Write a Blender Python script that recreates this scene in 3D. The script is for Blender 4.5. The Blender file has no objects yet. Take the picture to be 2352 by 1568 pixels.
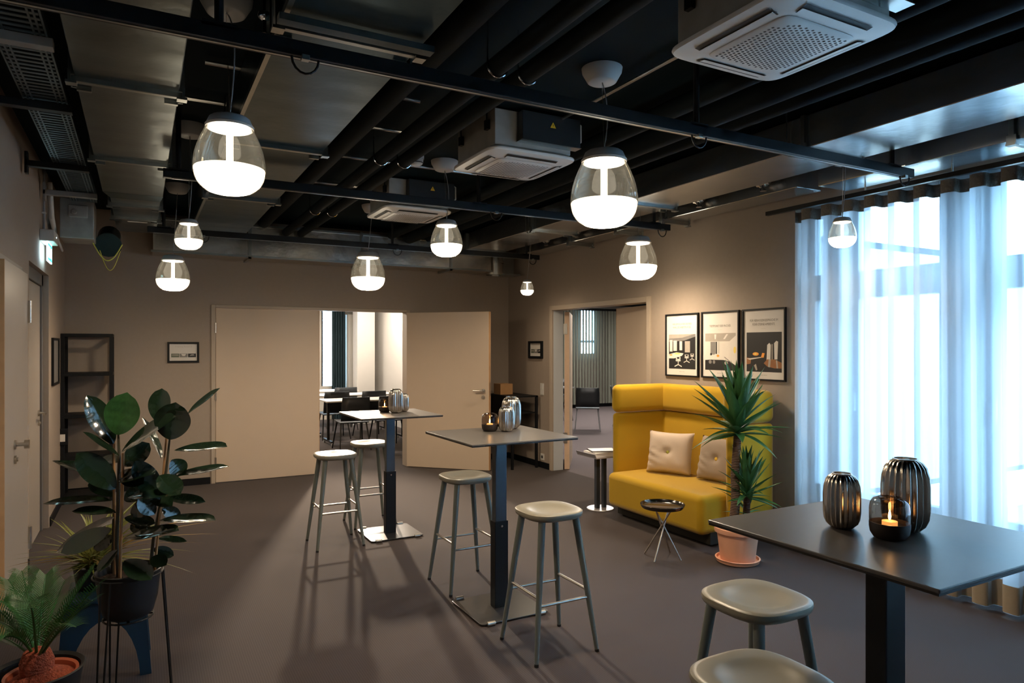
import bpy, bmesh, math, random
from mathutils import Vector, Matrix
random.seed(7)
PI = math.pi
SC = bpy.context.scene
COL = SC.collection

# ------------------------------------------------------------------ camera
H = 1.62                                   # eye height
F = 1568.0; CX = 1176.0; HY = 797.0; VX = 322.0
YAW = math.atan((CX - VX) / F)
cam_d = bpy.data.cameras.new('camera'); cam = bpy.data.objects.new('camera', cam_d); COL.objects.link(cam)
cam.location = (0, 0, H); cam.rotation_euler = (PI / 2, 0, -YAW)
cam_d.sensor_width = 36.0; cam_d.lens = 36.0 * F / 2352.0
cam_d.shift_y = (HY - 784.0) / 2352.0
cam_d.clip_start = 0.05; cam_d.clip_end = 200
SC.camera = cam

# ------------------------------------------------------------------ world, exposure
LAMP = 325.0       # emission of the pendant bowls, underside
SKY = 17.5          # overcast sky
ROOM1 = 550.0      # lamp of the training room behind the double door
SPOT = 1900.0      # spot lamp shining from the training room through the doorway
ROOM2 = 70.0        # ceiling panels of the meeting room
SC.view_settings.view_transform = 'Standard'
SC.view_settings.look = 'None'
SC.view_settings.exposure = 0.2
SC.view_settings.gamma = 1.0
SC.view_settings.use_curve_mapping = False
SC.cycles.use_denoising = True
SC.cycles.max_bounces = 8
SC.cycles.transparent_max_bounces = 24
SC.cycles.sample_clamp_indirect = 6.0
SC.cycles.caustics_reflective = False
SC.cycles.caustics_refractive = False
w = bpy.data.worlds.new('overcast_sky'); SC.world = w; w.use_nodes = True
bg = w.node_tree.nodes['Background']; bg.inputs[0].default_value = (0.45, 0.74, 1.0, 1); bg.inputs[1].default_value = SKY

s_, c_ = math.sin(YAW), math.cos(YAW)
def ray(px, py):
    u = (px - CX) / F; v = -(py - HY) / F
    return Vector((u * c_ + s_, -u * s_ + c_, v))
def atD(px, py, D):                         # point seen at a pixel, at depth D along the view axis
    return Vector((0, 0, H)) + ray(px, py) * D

# ------------------------------------------------------------------ materials
MATS = {}
def mat(name, col=(.5, .5, .5), rough=.5, metal=0.0, emit=None, estr=0.0, noise=None, bump=None, wave=None, spec=.5, coat=0.0, sheen=0.0, transm=0.0, stripe=None):
    if name in MATS: return MATS[name]
    m = bpy.data.materials.new(name); m.use_nodes = True
    nt = m.node_tree; b = nt.nodes['Principled BSDF']; L = nt.links
    b.inputs['Base Color'].default_value = (*col, 1); b.inputs['Roughness'].default_value = rough
    b.inputs['Metallic'].default_value = metal; b.inputs['Specular IOR Level'].default_value = spec
    if coat: b.inputs['Coat Weight'].default_value = coat; b.inputs['Coat Roughness'].default_value = .1
    if sheen: b.inputs['Sheen Weight'].default_value = sheen; b.inputs['Sheen Roughness'].default_value = .4
    if transm: b.inputs['Transmission Weight'].default_value = transm
    if emit:
        b.inputs['Emission Color'].default_value = (*emit, 1); b.inputs['Emission Strength'].default_value = estr
    tc = nt.nodes.new('ShaderNodeTexCoord')
    if noise:                                # (scale, amount)
        n = nt.nodes.new('ShaderNodeTexNoise'); n.inputs['Scale'].default_value = noise[0]; n.inputs['Detail'].default_value = 6
        L.new(tc.outputs['Object'], n.inputs['Vector'])
        mx = nt.nodes.new('ShaderNodeMix'); mx.data_type = 'RGBA'
        k = noise[1]
        mx.inputs[6].default_value = (*[v * (1 - k) for v in col], 1); mx.inputs[7].default_value = (*[min(1, v * (1 + k)) for v in col], 1)
        L.new(n.outputs['Fac'], mx.inputs[0]); L.new(mx.outputs[2], b.inputs['Base Color'])
    if bump:                                 # (scale, strength, distance)
        n = nt.nodes.new('ShaderNodeTexNoise'); n.inputs['Scale'].default_value = bump[0]; n.inputs['Detail'].default_value = 4
        L.new(tc.outputs['Object'], n.inputs['Vector'])
        bp = nt.nodes.new('ShaderNodeBump'); bp.inputs['Strength'].default_value = bump[1]; bp.inputs['Distance'].default_value = bump[2]
        L.new(n.outputs['Fac'], bp.inputs['Height']); L.new(bp.outputs[0], b.inputs['Normal'])
        if wave: pass
    if wave:                                 # (scale, strength, distance, axis)
        wv = nt.nodes.new('ShaderNodeTexWave'); wv.inputs['Scale'].default_value = wave[0]; wv.bands_direction = wave[3]
        L.new(tc.outputs['Object'], wv.inputs['Vector'])
        bp2 = nt.nodes.new('ShaderNodeBump'); bp2.inputs['Strength'].default_value = wave[1]; bp2.inputs['Distance'].default_value = wave[2]
        L.new(wv.outputs['Fac'], bp2.inputs['Height'])
        if bump: L.new(bp.outputs[0], bp2.inputs['Normal'])
        L.new(bp2.outputs[0], b.inputs['Normal'])
    if stripe:                               # (scale, amount, axis): woven ribs in the colour
        ws = nt.nodes.new('ShaderNodeTexWave'); ws.inputs['Scale'].default_value = stripe[0]; ws.bands_direction = stripe[2]; ws.inputs['Distortion'].default_value = .6; ws.inputs['Detail Scale'].default_value = 3
        L.new(tc.outputs['Object'], ws.inputs['Vector'])
        src = b.inputs['Base Color'].links[0].from_socket
        mr = nt.nodes.new('ShaderNodeMapRange'); mr.inputs['To Min'].default_value = 1 - stripe[1]; mr.inputs['To Max'].default_value = 1 + stripe[1]; L.new(ws.outputs['Fac'], mr.inputs['Value'])
        vm = nt.nodes.new('ShaderNodeVectorMath'); vm.operation = 'SCALE'; L.new(src, vm.inputs[0]); L.new(mr.outputs[0], vm.inputs['Scale']); L.new(vm.outputs[0], b.inputs['Base Color'])
    MATS[name] = m; return m

def glass_mat(name, tint, refl=1.0, rough=.02, power=3.2, haze=0.0):
    if name in MATS: return MATS[name]
    m = bpy.data.materials.new(name); m.use_nodes = True; nt = m.node_tree; nt.nodes.clear(); L = nt.links
    out = nt.nodes.new('ShaderNodeOutputMaterial'); tr = nt.nodes.new('ShaderNodeBsdfTransparent'); gl = nt.nodes.new('ShaderNodeBsdfGlossy')
    tr.inputs[0].default_value = (*tint, 1); gl.inputs['Roughness'].default_value = rough
    lw = nt.nodes.new('ShaderNodeLayerWeight'); lw.inputs[0].default_value = .5
    pw = nt.nodes.new('ShaderNodeMath'); pw.operation = 'POWER'; pw.inputs[1].default_value = power
    mu = nt.nodes.new('ShaderNodeMath'); mu.operation = 'MULTIPLY_ADD'; mu.inputs[1].default_value = .6 * refl; mu.inputs[2].default_value = .035 * refl; mu.use_clamp = True
    mx = nt.nodes.new('ShaderNodeMixShader')
    L.new(lw.outputs['Facing'], pw.inputs[0]); L.new(pw.outputs[0], mu.inputs[0]); L.new(mu.outputs[0], mx.inputs[0]); L.new(tr.outputs[0], mx.inputs[1]); L.new(gl.outputs[0], mx.inputs[2])
    if haze:
        df = nt.nodes.new('ShaderNodeBsdfTranslucent'); d2 = nt.nodes.new('ShaderNodeBsdfDiffuse'); ad = nt.nodes.new('ShaderNodeMixShader'); hz = nt.nodes.new('ShaderNodeMixShader'); hz.inputs[0].default_value = haze
        df.inputs[0].default_value = (.9, .85, .7, 1); d2.inputs[0].default_value = (.9, .85, .7, 1)
        L.new(df.outputs[0], ad.inputs[1]); L.new(d2.outputs[0], ad.inputs[2]); L.new(mx.outputs[0], hz.inputs[1]); L.new(ad.outputs[0], hz.inputs[2]); L.new(hz.outputs[0], out.inputs[0])
    else: L.new(mx.outputs[0], out.inputs[0])
    MATS[name] = m; return m

def cloth_mat(name, col, clear, trans):     # sheer cloth: see-through share, translucent share
    m = bpy.data.materials.new(name); m.use_nodes = True; nt = m.node_tree; nt.nodes.clear(); L = nt.links
    out = nt.nodes.new('ShaderNodeOutputMaterial')
    d = nt.nodes.new('ShaderNodeBsdfDiffuse'); t = nt.nodes.new('ShaderNodeBsdfTranslucent'); p = nt.nodes.new('ShaderNodeBsdfTransparent')
    d.inputs[0].default_value = (*col, 1); t.inputs[0].default_value = (*col, 1)
    a = nt.nodes.new('ShaderNodeMixShader'); a.inputs[0].default_value = trans
    b = nt.nodes.new('ShaderNodeMixShader'); b.inputs[0].default_value = clear
    L.new(d.outputs[0], a.inputs[1]); L.new(t.outputs[0], a.inputs[2]); L.new(a.outputs[0], b.inputs[1]); L.new(p.outputs[0], b.inputs[2]); L.new(b.outputs[0], out.inputs[0])
    MATS[name] = m; return m

def leaf_mat(name, top, under, rough, trans=.12):
    m = bpy.data.materials.new(name); m.use_nodes = True; nt = m.node_tree; b = nt.nodes['Principled BSDF']; L = nt.links
    g = nt.nodes.new('ShaderNodeNewGeometry'); mx = nt.nodes.new('ShaderNodeMix'); mx.data_type = 'RGBA'
    mx.inputs[6].default_value = (*top, 1); mx.inputs[7].default_value = (*under, 1); L.new(g.outputs['Backfacing'], mx.inputs[0])
    n = nt.nodes.new('ShaderNodeTexNoise'); n.inputs['Scale'].default_value = 9
    m2 = nt.nodes.new('ShaderNodeMix'); m2.data_type = 'RGBA'; m2.blend_type = 'MULTIPLY'; m2.inputs[0].default_value = .5
    L.new(mx.outputs[2], m2.inputs[6]); L.new(n.outputs['Fac'], m2.inputs[7])
    L.new(m2.outputs[2], b.inputs['Base Color']); b.inputs['Roughness'].default_value = rough
    t = nt.nodes.new('ShaderNodeBsdfTranslucent'); L.new(m2.outputs[2], t.inputs[0])
    ms = nt.nodes.new('ShaderNodeMixShader'); ms.inputs[0].default_value = trans
    L.new(b.outputs[0], ms.inputs[1]); L.new(t.outputs[0], ms.inputs[2]); L.new(ms.outputs[0], nt.nodes['Material Output'].inputs[0])
    MATS[name] = m; return m

mat('wall_paint', (.35, .285, .232), .75, noise=(30, .05), bump=(260, .12, .002))
mat('wall_pale', (.42, .375, .33), .7, noise=(30, .04), bump=(260, .1, .002))
mat('door_paint', (.58, .465, .355), .5, noise=(6, .03), bump=(400, .05, .001))
mat('frame_paint', (.44, .365, .29), .5, noise=(6, .03))
mat('door_grey', (.42, .365, .31), .32, noise=(5, .04))
mat('frame_dark', (.13, .125, .125), .5, noise=(5, .04))
mat('jamb_daylit', (.62, .66, .70), .5, noise=(5, .04))  # daylight falling on the jamb put into its pale blue colour
mat('wood_edge', (.62, .36, .17), .55, noise=(14, .18))
mat('pale_wood', (.66, .47, .33), .55, noise=(14, .1))
mat('ceiling_dark', (.004, .011, .014), .8, noise=(3, .2), spec=.1)
mat('black_metal', (.007, .008, .009), .42, noise=(8, .2), spec=.3)
mat('black_matte', (.005, .006, .008), .5, noise=(8, .2), spec=.25)
mat('pipe_black', (.0025, .006, .0075), .75, noise=(8, .2), bump=(60, .2, .004), spec=.12)
mat('galv', (.045, .085, .105), .32, metal=1.0, noise=(4, .25), bump=(6, .10, .03), wave=(1.2, .05, .02, 'Y'))  # duct steel darkened and tinted teal for the shade under the ceiling
mat('galv_x_lit', (.60, .57, .51), .27, metal=1.0, noise=(4, .25), bump=(6, .14, .03), wave=(1.2, .09, .02, 'X'))  # same steel, room reflections put into its brighter warm colour
mat('galv_lit', (.62, .63, .63), .25, metal=1.0, noise=(4, .2), bump=(6, .10, .03), wave=(1.2, .05, .02, 'Y'))  # same steel, lightened with the window and wall light it reflects
mat('galv_half_lit', (.15, .18, .185), .30, metal=1.0, noise=(4, .25), bump=(6, .10, .03), wave=(1.2, .06, .02, 'Y'))  # same steel, partly lightened with the lamp sheen on its ducts
mat('galv_rail', (.36, .38, .37), .28, metal=1.0, noise=(12, .15))
mat('galv_dull', (.36, .35, .33), .55, metal=.6, noise=(9, .35))
mat('tray_metal', (.14, .19, .22), .4, metal=.8, noise=(20, .3))
mat('steel', (.62, .58, .52), .28, metal=1.0, noise=(30, .06))
mat('chrome', (.72, .72, .74), .12, metal=1.0, noise=(30, .03))
mat('carpet', (.048, .037, .035), .95, noise=(420, .5), spec=.1, sheen=.15, stripe=(27, .13, 'X'))
mat('carpet_far', (.135, .115, .118), .95, noise=(700, .3), spec=.1)
mat('table_black', (.105, .096, .088), .34, noise=(40, .08), spec=.5)
mat('table_edge', (.010, .010, .010), .4, noise=(40, .1))
mat('stool_olive', (.265, .245, .19), .36, noise=(12, .05))
mat('stool_leg_shade', (.15, .165, .145), .36, noise=(12, .06))  # same paint as the seat, darkened for the shade on the legs
mat('rubber', (.012, .012, .013), .7, noise=(30, .1))
mat('ac_white', (.78, .77, .75), .35, noise=(6, .02))
mat('ac_body', (.46, .45, .42), .55, metal=.35, noise=(10, .3))
mat('ac_dark', (.018, .021, .023), .4, noise=(10, .2))
mat('slot_dark', (.03, .03, .03), .6, noise=(10, .2))
mat('warning_yellow', (.85, .50, .02), .5, noise=(10, .04))
mat('white_plastic', (.62, .60, .56), .4, noise=(6, .02))
mat('grey_cap', (.42, .43, .44), .42, noise=(8, .04))
mat('cable_grey', (.30, .30, .31), .5, noise=(8, .04))
mat('cable_yellow', (.55, .50, .08), .5, noise=(8, .1))
mat('canopy_white', (.60, .59, .57), .4, noise=(8, .03))
mat('sofa_yellow', (.48, .29, .013), .85, noise=(420, .16), bump=(900, .25, .001), sheen=.35, spec=.2)
mat('sofa_dark', (.02, .018, .012), .7, noise=(20, .1))
mat('cushion_beige', (.56, .46, .37), .9, noise=(300, .1), bump=(700, .2, .001), sheen=.2, spec=.2)
mat('cushion_taupe', (.33, .265, .21), .9, noise=(300, .1), bump=(700, .2, .001), sheen=.2, spec=.2)
mat('button_green', (.42, .40, .06), .7, noise=(60, .1))
mat('button_yellow', (.75, .48, .05), .7, noise=(60, .1))
mat('terracotta', (.80, .40, .25), .7, noise=(14, .08), bump=(60, .15, .002))
mat('soil', (.05, .025, .014), .95, noise=(60, .6), bump=(70, .9, .02))
mat('granulate', (.30, .06, .025), .9, noise=(90, .7), bump=(90, 1, .02))
mat('trunk', (.20, .125, .085), .9, noise=(25, .4), wave=(26, .9, .012, 'Z'))
mat('stem_green', (.05, .045, .025), .6, noise=(20, .25))
mat('stake', (.42, .22, .09), .7, noise=(18, .2))
leaf_mat('rubber_leaf', (.012, .028, .014), (.05, .06, .028), .14, .04)
MATS['rubber_leaf'].node_tree.nodes['Principled BSDF'].inputs['Coat Weight'].default_value = .8
leaf_mat('rubber_leaf_young', (.05, .16, .045), (.09, .17, .06), .3, .25)
leaf_mat('yucca_leaf', (.05, .17, .045), (.07, .20, .06), .42, .2)
leaf_mat('cycad_leaf', (.022, .125, .020), (.03, .14, .03), .45, .12)
leaf_mat('spider_leaf', (.34, .36, .07), (.36, .36, .10), .45, .3)
leaf_mat('spider_dry', (.42, .26, .06), (.42, .26, .08), .6, .2)
mat('pot_black', (.010, .011, .012), .55, noise=(10, .2))
mat('pot_rim', (.05, .055, .06), .4, noise=(10, .1))
mat('stool_blue', (.014, .045, .08), .45, noise=(6, .2))
mat('vase_dark', (.60, .55, .49), .22, metal=1.0, noise=(6, .12))
mat('candle_base', (.030, .021, .018), .55, noise=(10, .1))
mat('wax', (.80, .55, .32), .6, emit=(1, .45, .12), estr=1.6, noise=(10, .03))  # warm flame light on the tealight put in as emission
mat('flame', (1, .7, .3), .5, emit=(1, .55, .2), estr=55, noise=(10, .02))
mat('lamp_glow', (1, .95, .9), .6, emit=(1.0, .80, .61), estr=LAMP, noise=(10, .01))
mat('lamp_glow_large', (1, .95, .9), .6, emit=(1.0, .80, .61), estr=LAMP * .9, noise=(10, .01))
mat('lamp_glow_soft', (1, .95, .9), .6, emit=(1.0, .90, .76), estr=3.0, noise=(10, .01))
mat('lamp_glow_side', (1, .95, .9), .6, emit=(1.0, .84, .64), estr=9.5, noise=(10, .01))
mat('paper', (.70, .66, .61), .6, noise=(8, .015))
mat('print_black', (.016, .016, .017), .5, noise=(20, .1))
mat('print_grey', (.22, .21, .20), .5, noise=(20, .15))
mat('print_mid', (.40, .36, .31), .5, noise=(20, .12))
mat('print_light', (.70, .66, .60), .5, noise=(20, .06))
mat('print_brown', (.30, .13, .05), .45, noise=(20, .25))
mat('print_fire', (.95, .35, .05), .5, noise=(20, .2))
mat('print_yellow', (.80, .62, .15), .5, noise=(20, .06))
mat('print_green', (.14, .16, .12), .5, noise=(20, .3))
mat('print_text', (.20, .17, .14), .5, noise=(20, .05))
mat('print_text_pale', (.52, .47, .42), .5, noise=(20, .05))
mat('cardboard', (.45, .25, .11), .85, noise=(20, .1))
mat('book_black', (.018, .018, .02), .5, noise=(20, .1))
mat('book_white', (.78, .74, .70), .6, noise=(20, .03))
mat('side_table_post', (.06, .07, .09), .35, metal=.3, noise=(20, .05))
mat('side_table_metal', (.34, .33, .36), .35, metal=.3, noise=(20, .05))
mat('exit_white', (.8, .85, .85), .4, emit=(.55, .85, 1.0), estr=5.0, noise=(10, .01))
mat('exit_green', (.02, .5, .25), .4, emit=(.05, .9, .55), estr=2.5, noise=(10, .02))
mat('white_wall', (.50, .47, .42), .7, noise=(10, .03))
mat('beige_wall', (.50, .45, .37), .7, noise=(10, .03))
mat('blind_slat', (.20, .21, .17), .7, noise=(30, .08))
mat('drape_teal', (.012, .030, .036), .8, noise=(30, .2))
mat('table_white', (.66, .62, .56), .4, noise=(30, .03))
mat('chair_black', (.010, .012, .014), .5, noise=(30, .1))
mat('chair_grey', (.20, .20, .21), .4, noise=(30, .1))
mat('panel_light', (1, 1, 1), .5, emit=(1.0, .90, .80), estr=ROOM2, noise=(10, .01))
mat('spot_light', (1, 1, 1), .5, emit=(1.0, .84, .66), estr=ROOM1, noise=(10, .01))
mat('window_white', (.34, .42, .48), .4, noise=(10, .03))
mat('facade', (.60, .63, .65), .8, noise=(2, .08))
mat('facade_dark', (.42, .47, .50), .5, noise=(2, .1))
mat('paving', (.40, .42, .43), .9, noise=(2, .1))
mat('curtain_tape', (.13, .115, .095), .45, noise=(20, .2), bump=(60, .8, .01))
mat('curtain_hem', (.36, .29, .205), .9, noise=(120, .08))
mat('chrome_pale', (.66, .64, .66), .35, metal=.5, noise=(20, .04))
mat('tray_dark', (.12, .11, .10), .16, metal=.95, noise=(20, .06))
mat('terracotta_red', (.42, .10, .045), .6, noise=(12, .1))
glass_mat('lamp_glass', (.94, .93, .86), 1.7, power=2.2, haze=.05)
glass_mat('smoke_glass', (.55, .48, .42), 1.8)
glass_mat('window_glass', (.93, .96, .97), .7)
cloth_mat('sheer', (.72, .78, .84), .34, .68)

# ------------------------------------------------------------------ mesh builder
class MB:
    def __init__(s): s.v = []; s.f = []; s.mi = []; s.m = 0
    def add(s, vs, fs):
        o = len(s.v); s.v += [tuple(p) for p in vs]
        for f in fs: s.f.append(tuple(i + o for i in f)); s.mi.append(s.m)
        return s
    def box(s, a, b):
        x0, y0, z0 = a; x1, y1, z1 = b
        return s.add([(x0, y0, z0), (x1, y0, z0), (x1, y1, z0), (x0, y1, z0), (x0, y0, z1), (x1, y0, z1), (x1, y1, z1), (x0, y1, z1)],
                     [(0, 3, 2, 1), (4, 5, 6, 7), (0, 1, 5, 4), (1, 2, 6, 5), (2, 3, 7, 6), (3, 0, 4, 7)])
    def cbox(s, c, d): return s.box([c[i] - d[i] / 2 for i in range(3)], [c[i] + d[i] / 2 for i in range(3)])
    def tube(s, pts, r, n=10, caps=True):
        pts = [Vector(p) for p in pts]; k = len(pts)
        rs = r if isinstance(r, (list, tuple)) else [r] * k
        rings = []; up = None
        for i in range(k):
            d = (pts[min(i + 1, k - 1)] - pts[max(i - 1, 0)]).normalized()
            if up is None:
                up = Vector((0, 0, 1)) if abs(d.z) < .9 else Vector((1, 0, 0))
            a = d.cross(up).normalized(); b = a.cross(d).normalized(); up = b
            rings.append([pts[i] + (a * math.cos(2 * PI * j / n) + b * math.sin(2 * PI * j / n)) * rs[i] for j in range(n)])
        vs = [p for q in rings for p in q]; fs = []
        for i in range(k - 1):
            for j in range(n):
                j2 = (j + 1) % n; fs.append((i * n + j, i * n + j2, (i + 1) * n + j2, (i + 1) * n + j))
        if caps: fs.append(tuple(range(n - 1, -1, -1))); fs.append(tuple((k - 1) * n + j for j in range(n)))
        return s.add(vs, fs)
    def lathe(s, prof, n=32, c=(0, 0, 0), flute=None):  # prof [(r,z)]
        vs = []; fs = []; k = len(prof)
        for i, (r, z) in enumerate(prof):
            for j in range(n):
                a = 2 * PI * j / n; rr = r
                if flute: rr = r * (1 + flute[1] * math.cos(flute[0] * a) * flute[2](i / (k - 1)))
                vs.append((c[0] + rr * math.cos(a), c[1] + rr * math.sin(a), c[2] + z))
        for i in range(k - 1):
            for j in range(n):
                j2 = (j + 1) % n; fs.append((i * n + j, i * n + j2, (i + 1) * n + j2, (i + 1) * n + j))
        return s.add(vs, fs)
    def poly(s, pts): return s.add(pts, [tuple(range(len(pts)))])
    def prism(s, pts, h, axis=2):            # polygon extruded along an axis
        n = len(pts); a = [list(p) for p in pts]; b = [list(p) for p in pts]
        for p in b: p[axis] += h
        fs = [tuple(range(n - 1, -1, -1)), tuple(range(n, 2 * n))] + [(i, (i + 1) % n, n + (i + 1) % n, n + i) for i in range(n)]
        return s.add(a + b, fs)
    def mesh(s, name, mats, smooth=False):
        me = bpy.data.meshes.new(name); me.from_pydata(s.v, [], s.f)
        for m in (mats if isinstance(mats, (list, tuple)) else [mats]): me.materials.append(MATS[m])
        if max(s.mi, default=0): me.polygons.foreach_set('material_index', s.mi)
        if smooth: me.polygons.foreach_set('use_smooth', [True] * len(s.f))
        bm = bmesh.new(); bm.from_mesh(me); bmesh.ops.recalc_face_normals(bm, faces=bm.faces); bm.to_mesh(me); bm.free()
        me.update(); return me
    def obj(s, name, mats, parent=None, smooth=False, bevel=0, seg=2, loc=None, angle=None, raw=False):
        me = s.mesh(name, mats, smooth)
        return link(name, me, parent, bevel, seg, loc, smooth)

def link(name, me, parent=None, bevel=0, seg=2, loc=None, smooth=False):
    o = bpy.data.objects.new(name, me); COL.objects.link(o)
    if parent: o.parent = parent
    if loc: o.location = loc
    if bevel:
        b = o.modifiers.new('bevel', 'BEVEL'); b.width = bevel; b.segments = seg; b.limit_method = 'ANGLE'; b.angle_limit = math.radians(40)
        b.harden_normals = False
    if smooth:
        try:
            me.set_sharp_from_angle(angle=math.radians(42))
        except Exception: pass
    return o

def thing(name, label, cat, loc=(0, 0, 0), rz=0, group=None):
    o = bpy.data.objects.new(name, None); COL.objects.link(o); o.empty_display_size = .1
    o.location = loc; o.rotation_euler = (0, 0, rz); return tag(o, label, cat, group)
def tag(o, label, cat, group=None):
    o['label'] = label; o['category'] = cat
    if group: o['group'] = group
    return o
def struct(o, label=None, cat=None):
    o['kind'] = 'structure'
    o['label'] = label or o.name.split('.')[0].replace('_', ' ')
    o['category'] = cat or o.name.split('_')[0]
    return o
def sempty(name, label, cat, loc=(0, 0, 0), rz=0):
    o = bpy.data.objects.new(name, None); COL.objects.link(o); o.location = loc; o.rotation_euler = (0, 0, rz)
    return struct(o, label, cat)
def dup(root, label=None, loc=None, rz=None):
    r = root.copy(); COL.objects.link(r)
    if label: r['label'] = label
    if loc is not None: r.location = loc
    if rz is not None: r.rotation_euler = (0, 0, rz)
    def rec(a, b):
        for ch in list(a.children):
            c = ch.copy(); COL.objects.link(c); c.parent = b; rec(ch, c)
    rec(root, r); return r
def local(pts, o):                          # world points into the frame of an unrotated empty
    return [Vector(p) - Vector(o.location) for p in pts]

# ------------------------------------------------------------------ room shell
XL, XR, YB, YF, ZC, T = -.72, 4.75, 8.83, -3.0, 3.15, .16
struct(MB().box((XL - T, YF - T, -.1), (XR + T, YB + T, 0)).obj('floor', 'carpet'), 'dark brown ribbed carpet floor', 'floor')
struct(MB().box((XL - T, YF - T, ZC), (XR + T, YB + T, ZC + .15)).obj('ceiling', 'ceiling_dark'), 'near-black painted concrete ceiling with services', 'ceiling')
b = MB(); b.box((XL - T, YF, 0), (XL, 6.12, ZC)); b.box((XL - T, 7.36, 0), (XL, YB, ZC)); b.box((XL - T, 6.12, 2.26), (XL, 7.36, ZC)); b.box((XL - T, 6.12, 0), (XL - .1, 7.36, 2.26))
struct(b.obj('wall_left', 'wall_paint'), 'taupe painted wall with two doors', 'wall')
b = MB(); b.box((XL - T, YB, 0), (.77, YB + T, ZC)); b.box((3.19, YB, 0), (XR + T, YB + T, ZC)); b.box((.77, YB, 2.10), (3.19, YB + T, ZC))
struct(b.obj('wall_back', 'wall_paint'), 'taupe painted end wall with double door', 'wall')
b = MB(); b.box((XR, 3.83, 0), (XR + T, 5.69, ZC)); b.box((XR, 7.62, 0), (XR + T, YB, ZC)); b.box((XR, 5.69, 2.12), (XR + T, 7.62, ZC))
b.box((XR, -2.7, 2.78), (XR + T + .1, 3.83, ZC)); b.box((XR, YF, 0), (XR + T + .1, -2.7, ZC)); b.box((XR + T, 3.83, 0), (XR + T + .1, 4.0, ZC))
struct(b.obj('wall_right', 'wall_paint'), 'taupe painted wall with posters, doorway and windows', 'wall')
struct(MB().box((XL - T, YF - T, 0), (XR + T, YF, ZC)).obj('wall_front', 'wall_paint'), 'taupe painted wall behind the viewer', 'wall')
b = MB(); b.box((XL, YF, 0), (XL + .012, 4.7, .08)); b.box((XL, 5.68, 0), (XL + .012, 6.05, .08)); b.box((XL, 7.42, 0), (XL + .012, YB, .08))
struct(b.obj('baseboard_left', 'black_matte'), 'low black skirting along the wall with the exit sign', 'baseboard')
b = MB(); b.box((XL + .012, YB - .012, 0), (.73, YB, .08)); b.box((3.24, YB - .012, 0), (XR, YB, .08))
struct(b.obj('baseboard_back', 'black_matte'), 'low black skirting beside the double door', 'baseboard')
b = MB(); b.box((XR - .012, 3.83, 0), (XR, 5.63, .08)); b.box((XR - .012, 7.68, 0), (XR, YB - .012, .08))
struct(b.obj('baseboard_right', 'black_matte'), 'low black skirting below the posters', 'baseboard')

def lever(parent, p, n, d, mtl='steel'):     # lever handle: p on the leaf, n outward normal, d direction of the lever
    p, n, d = Vector(p), Vector(n), Vector(d)
    h = MB(); h.tube([p, p + n * .012], .026, 18).tube([p + n * .012, p + n * .055], .010, 12)
    h.tube([p + n * .05 - d * .01, p + n * .055 + d * .02, p + n * .055 + d * .125], .010, 12)
    h.obj('handle', mtl, parent, True)
    k = p + Vector((0, 0, -.085)); MB().tube([k, k + n * .012], .024, 18).tube([k + n * .012, k + n * .02], .010, 10).obj('lock_rosette', mtl, parent, True)

# double door in the end wall
d = sempty('door_1', 'beige double door with one leaf open', 'door')
b = MB(); b.box((.74, YB - .02, 0), (.785, YB + T, 2.125)); b.box((.785, YB - .02, 2.09), (3.175, YB + T, 2.125)); b.box((3.175, YB - .02, 0), (3.22, YB + T, 2.125))
b.obj('door_frame', 'frame_paint', d, bevel=.004)
lf = MB().box((.79, YB - .008, .008), (2.005, YB + .042, 2.085)).obj('closed_leaf', ['door_paint'], d, bevel=.003)
MB().box((2.005, YB - .008, .008), (2.009, YB + .042, 2.085)).obj('leaf_edge', 'wood_edge', lf)
for z in (.25, 1.05, 1.85):
    MB().tube([(.787, YB - .018, z - .06), (.787, YB - .018, z + .06)], .011, 10).obj('hinge', 'steel', d, True)
hx, hy = 3.17, YB - .03; a = math.radians(45); W = 1.17
dv = Vector((math.cos(a), -math.sin(a), 0)); nv = Vector((-math.sin(a), -math.cos(a), 0))
P0 = Vector((hx, hy, 0))
def slab(b, p, dv, nv, w0, w1, t0, t1, z0, z1):
    q = [p + dv * w0 + nv * t0, p + dv * w1 + nv * t0, p + dv * w1 + nv * t1, p + dv * w0 + nv * t1]
    b.prism([(v.x, v.y, z0) for v in q], z1 - z0); return b
lf = slab(MB(), P0, dv, nv, 0, W, -.045, 0, .008, 2.085).obj('open_leaf', 'door_paint', d, bevel=.002)
slab(MB(), P0, dv, nv, W, W + .006, -.045, -.001, .008, 2.085).obj('leaf_edge', 'wood_edge', lf)
slab(MB(), P0, dv, nv, W - .02, W + .004, -.070, -.046, .008, 2.085).obj('leaf_rebate', 'pale_wood', lf)
slab(MB(), P0, dv, nv, W + .006, W + .009, -.035, -.012, .98, 1.16).obj('lock_plate', 'steel', lf)
lever(lf, P0 + dv * (W - .075) + Vector((0, 0, 1.05)), nv, -dv)

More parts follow.
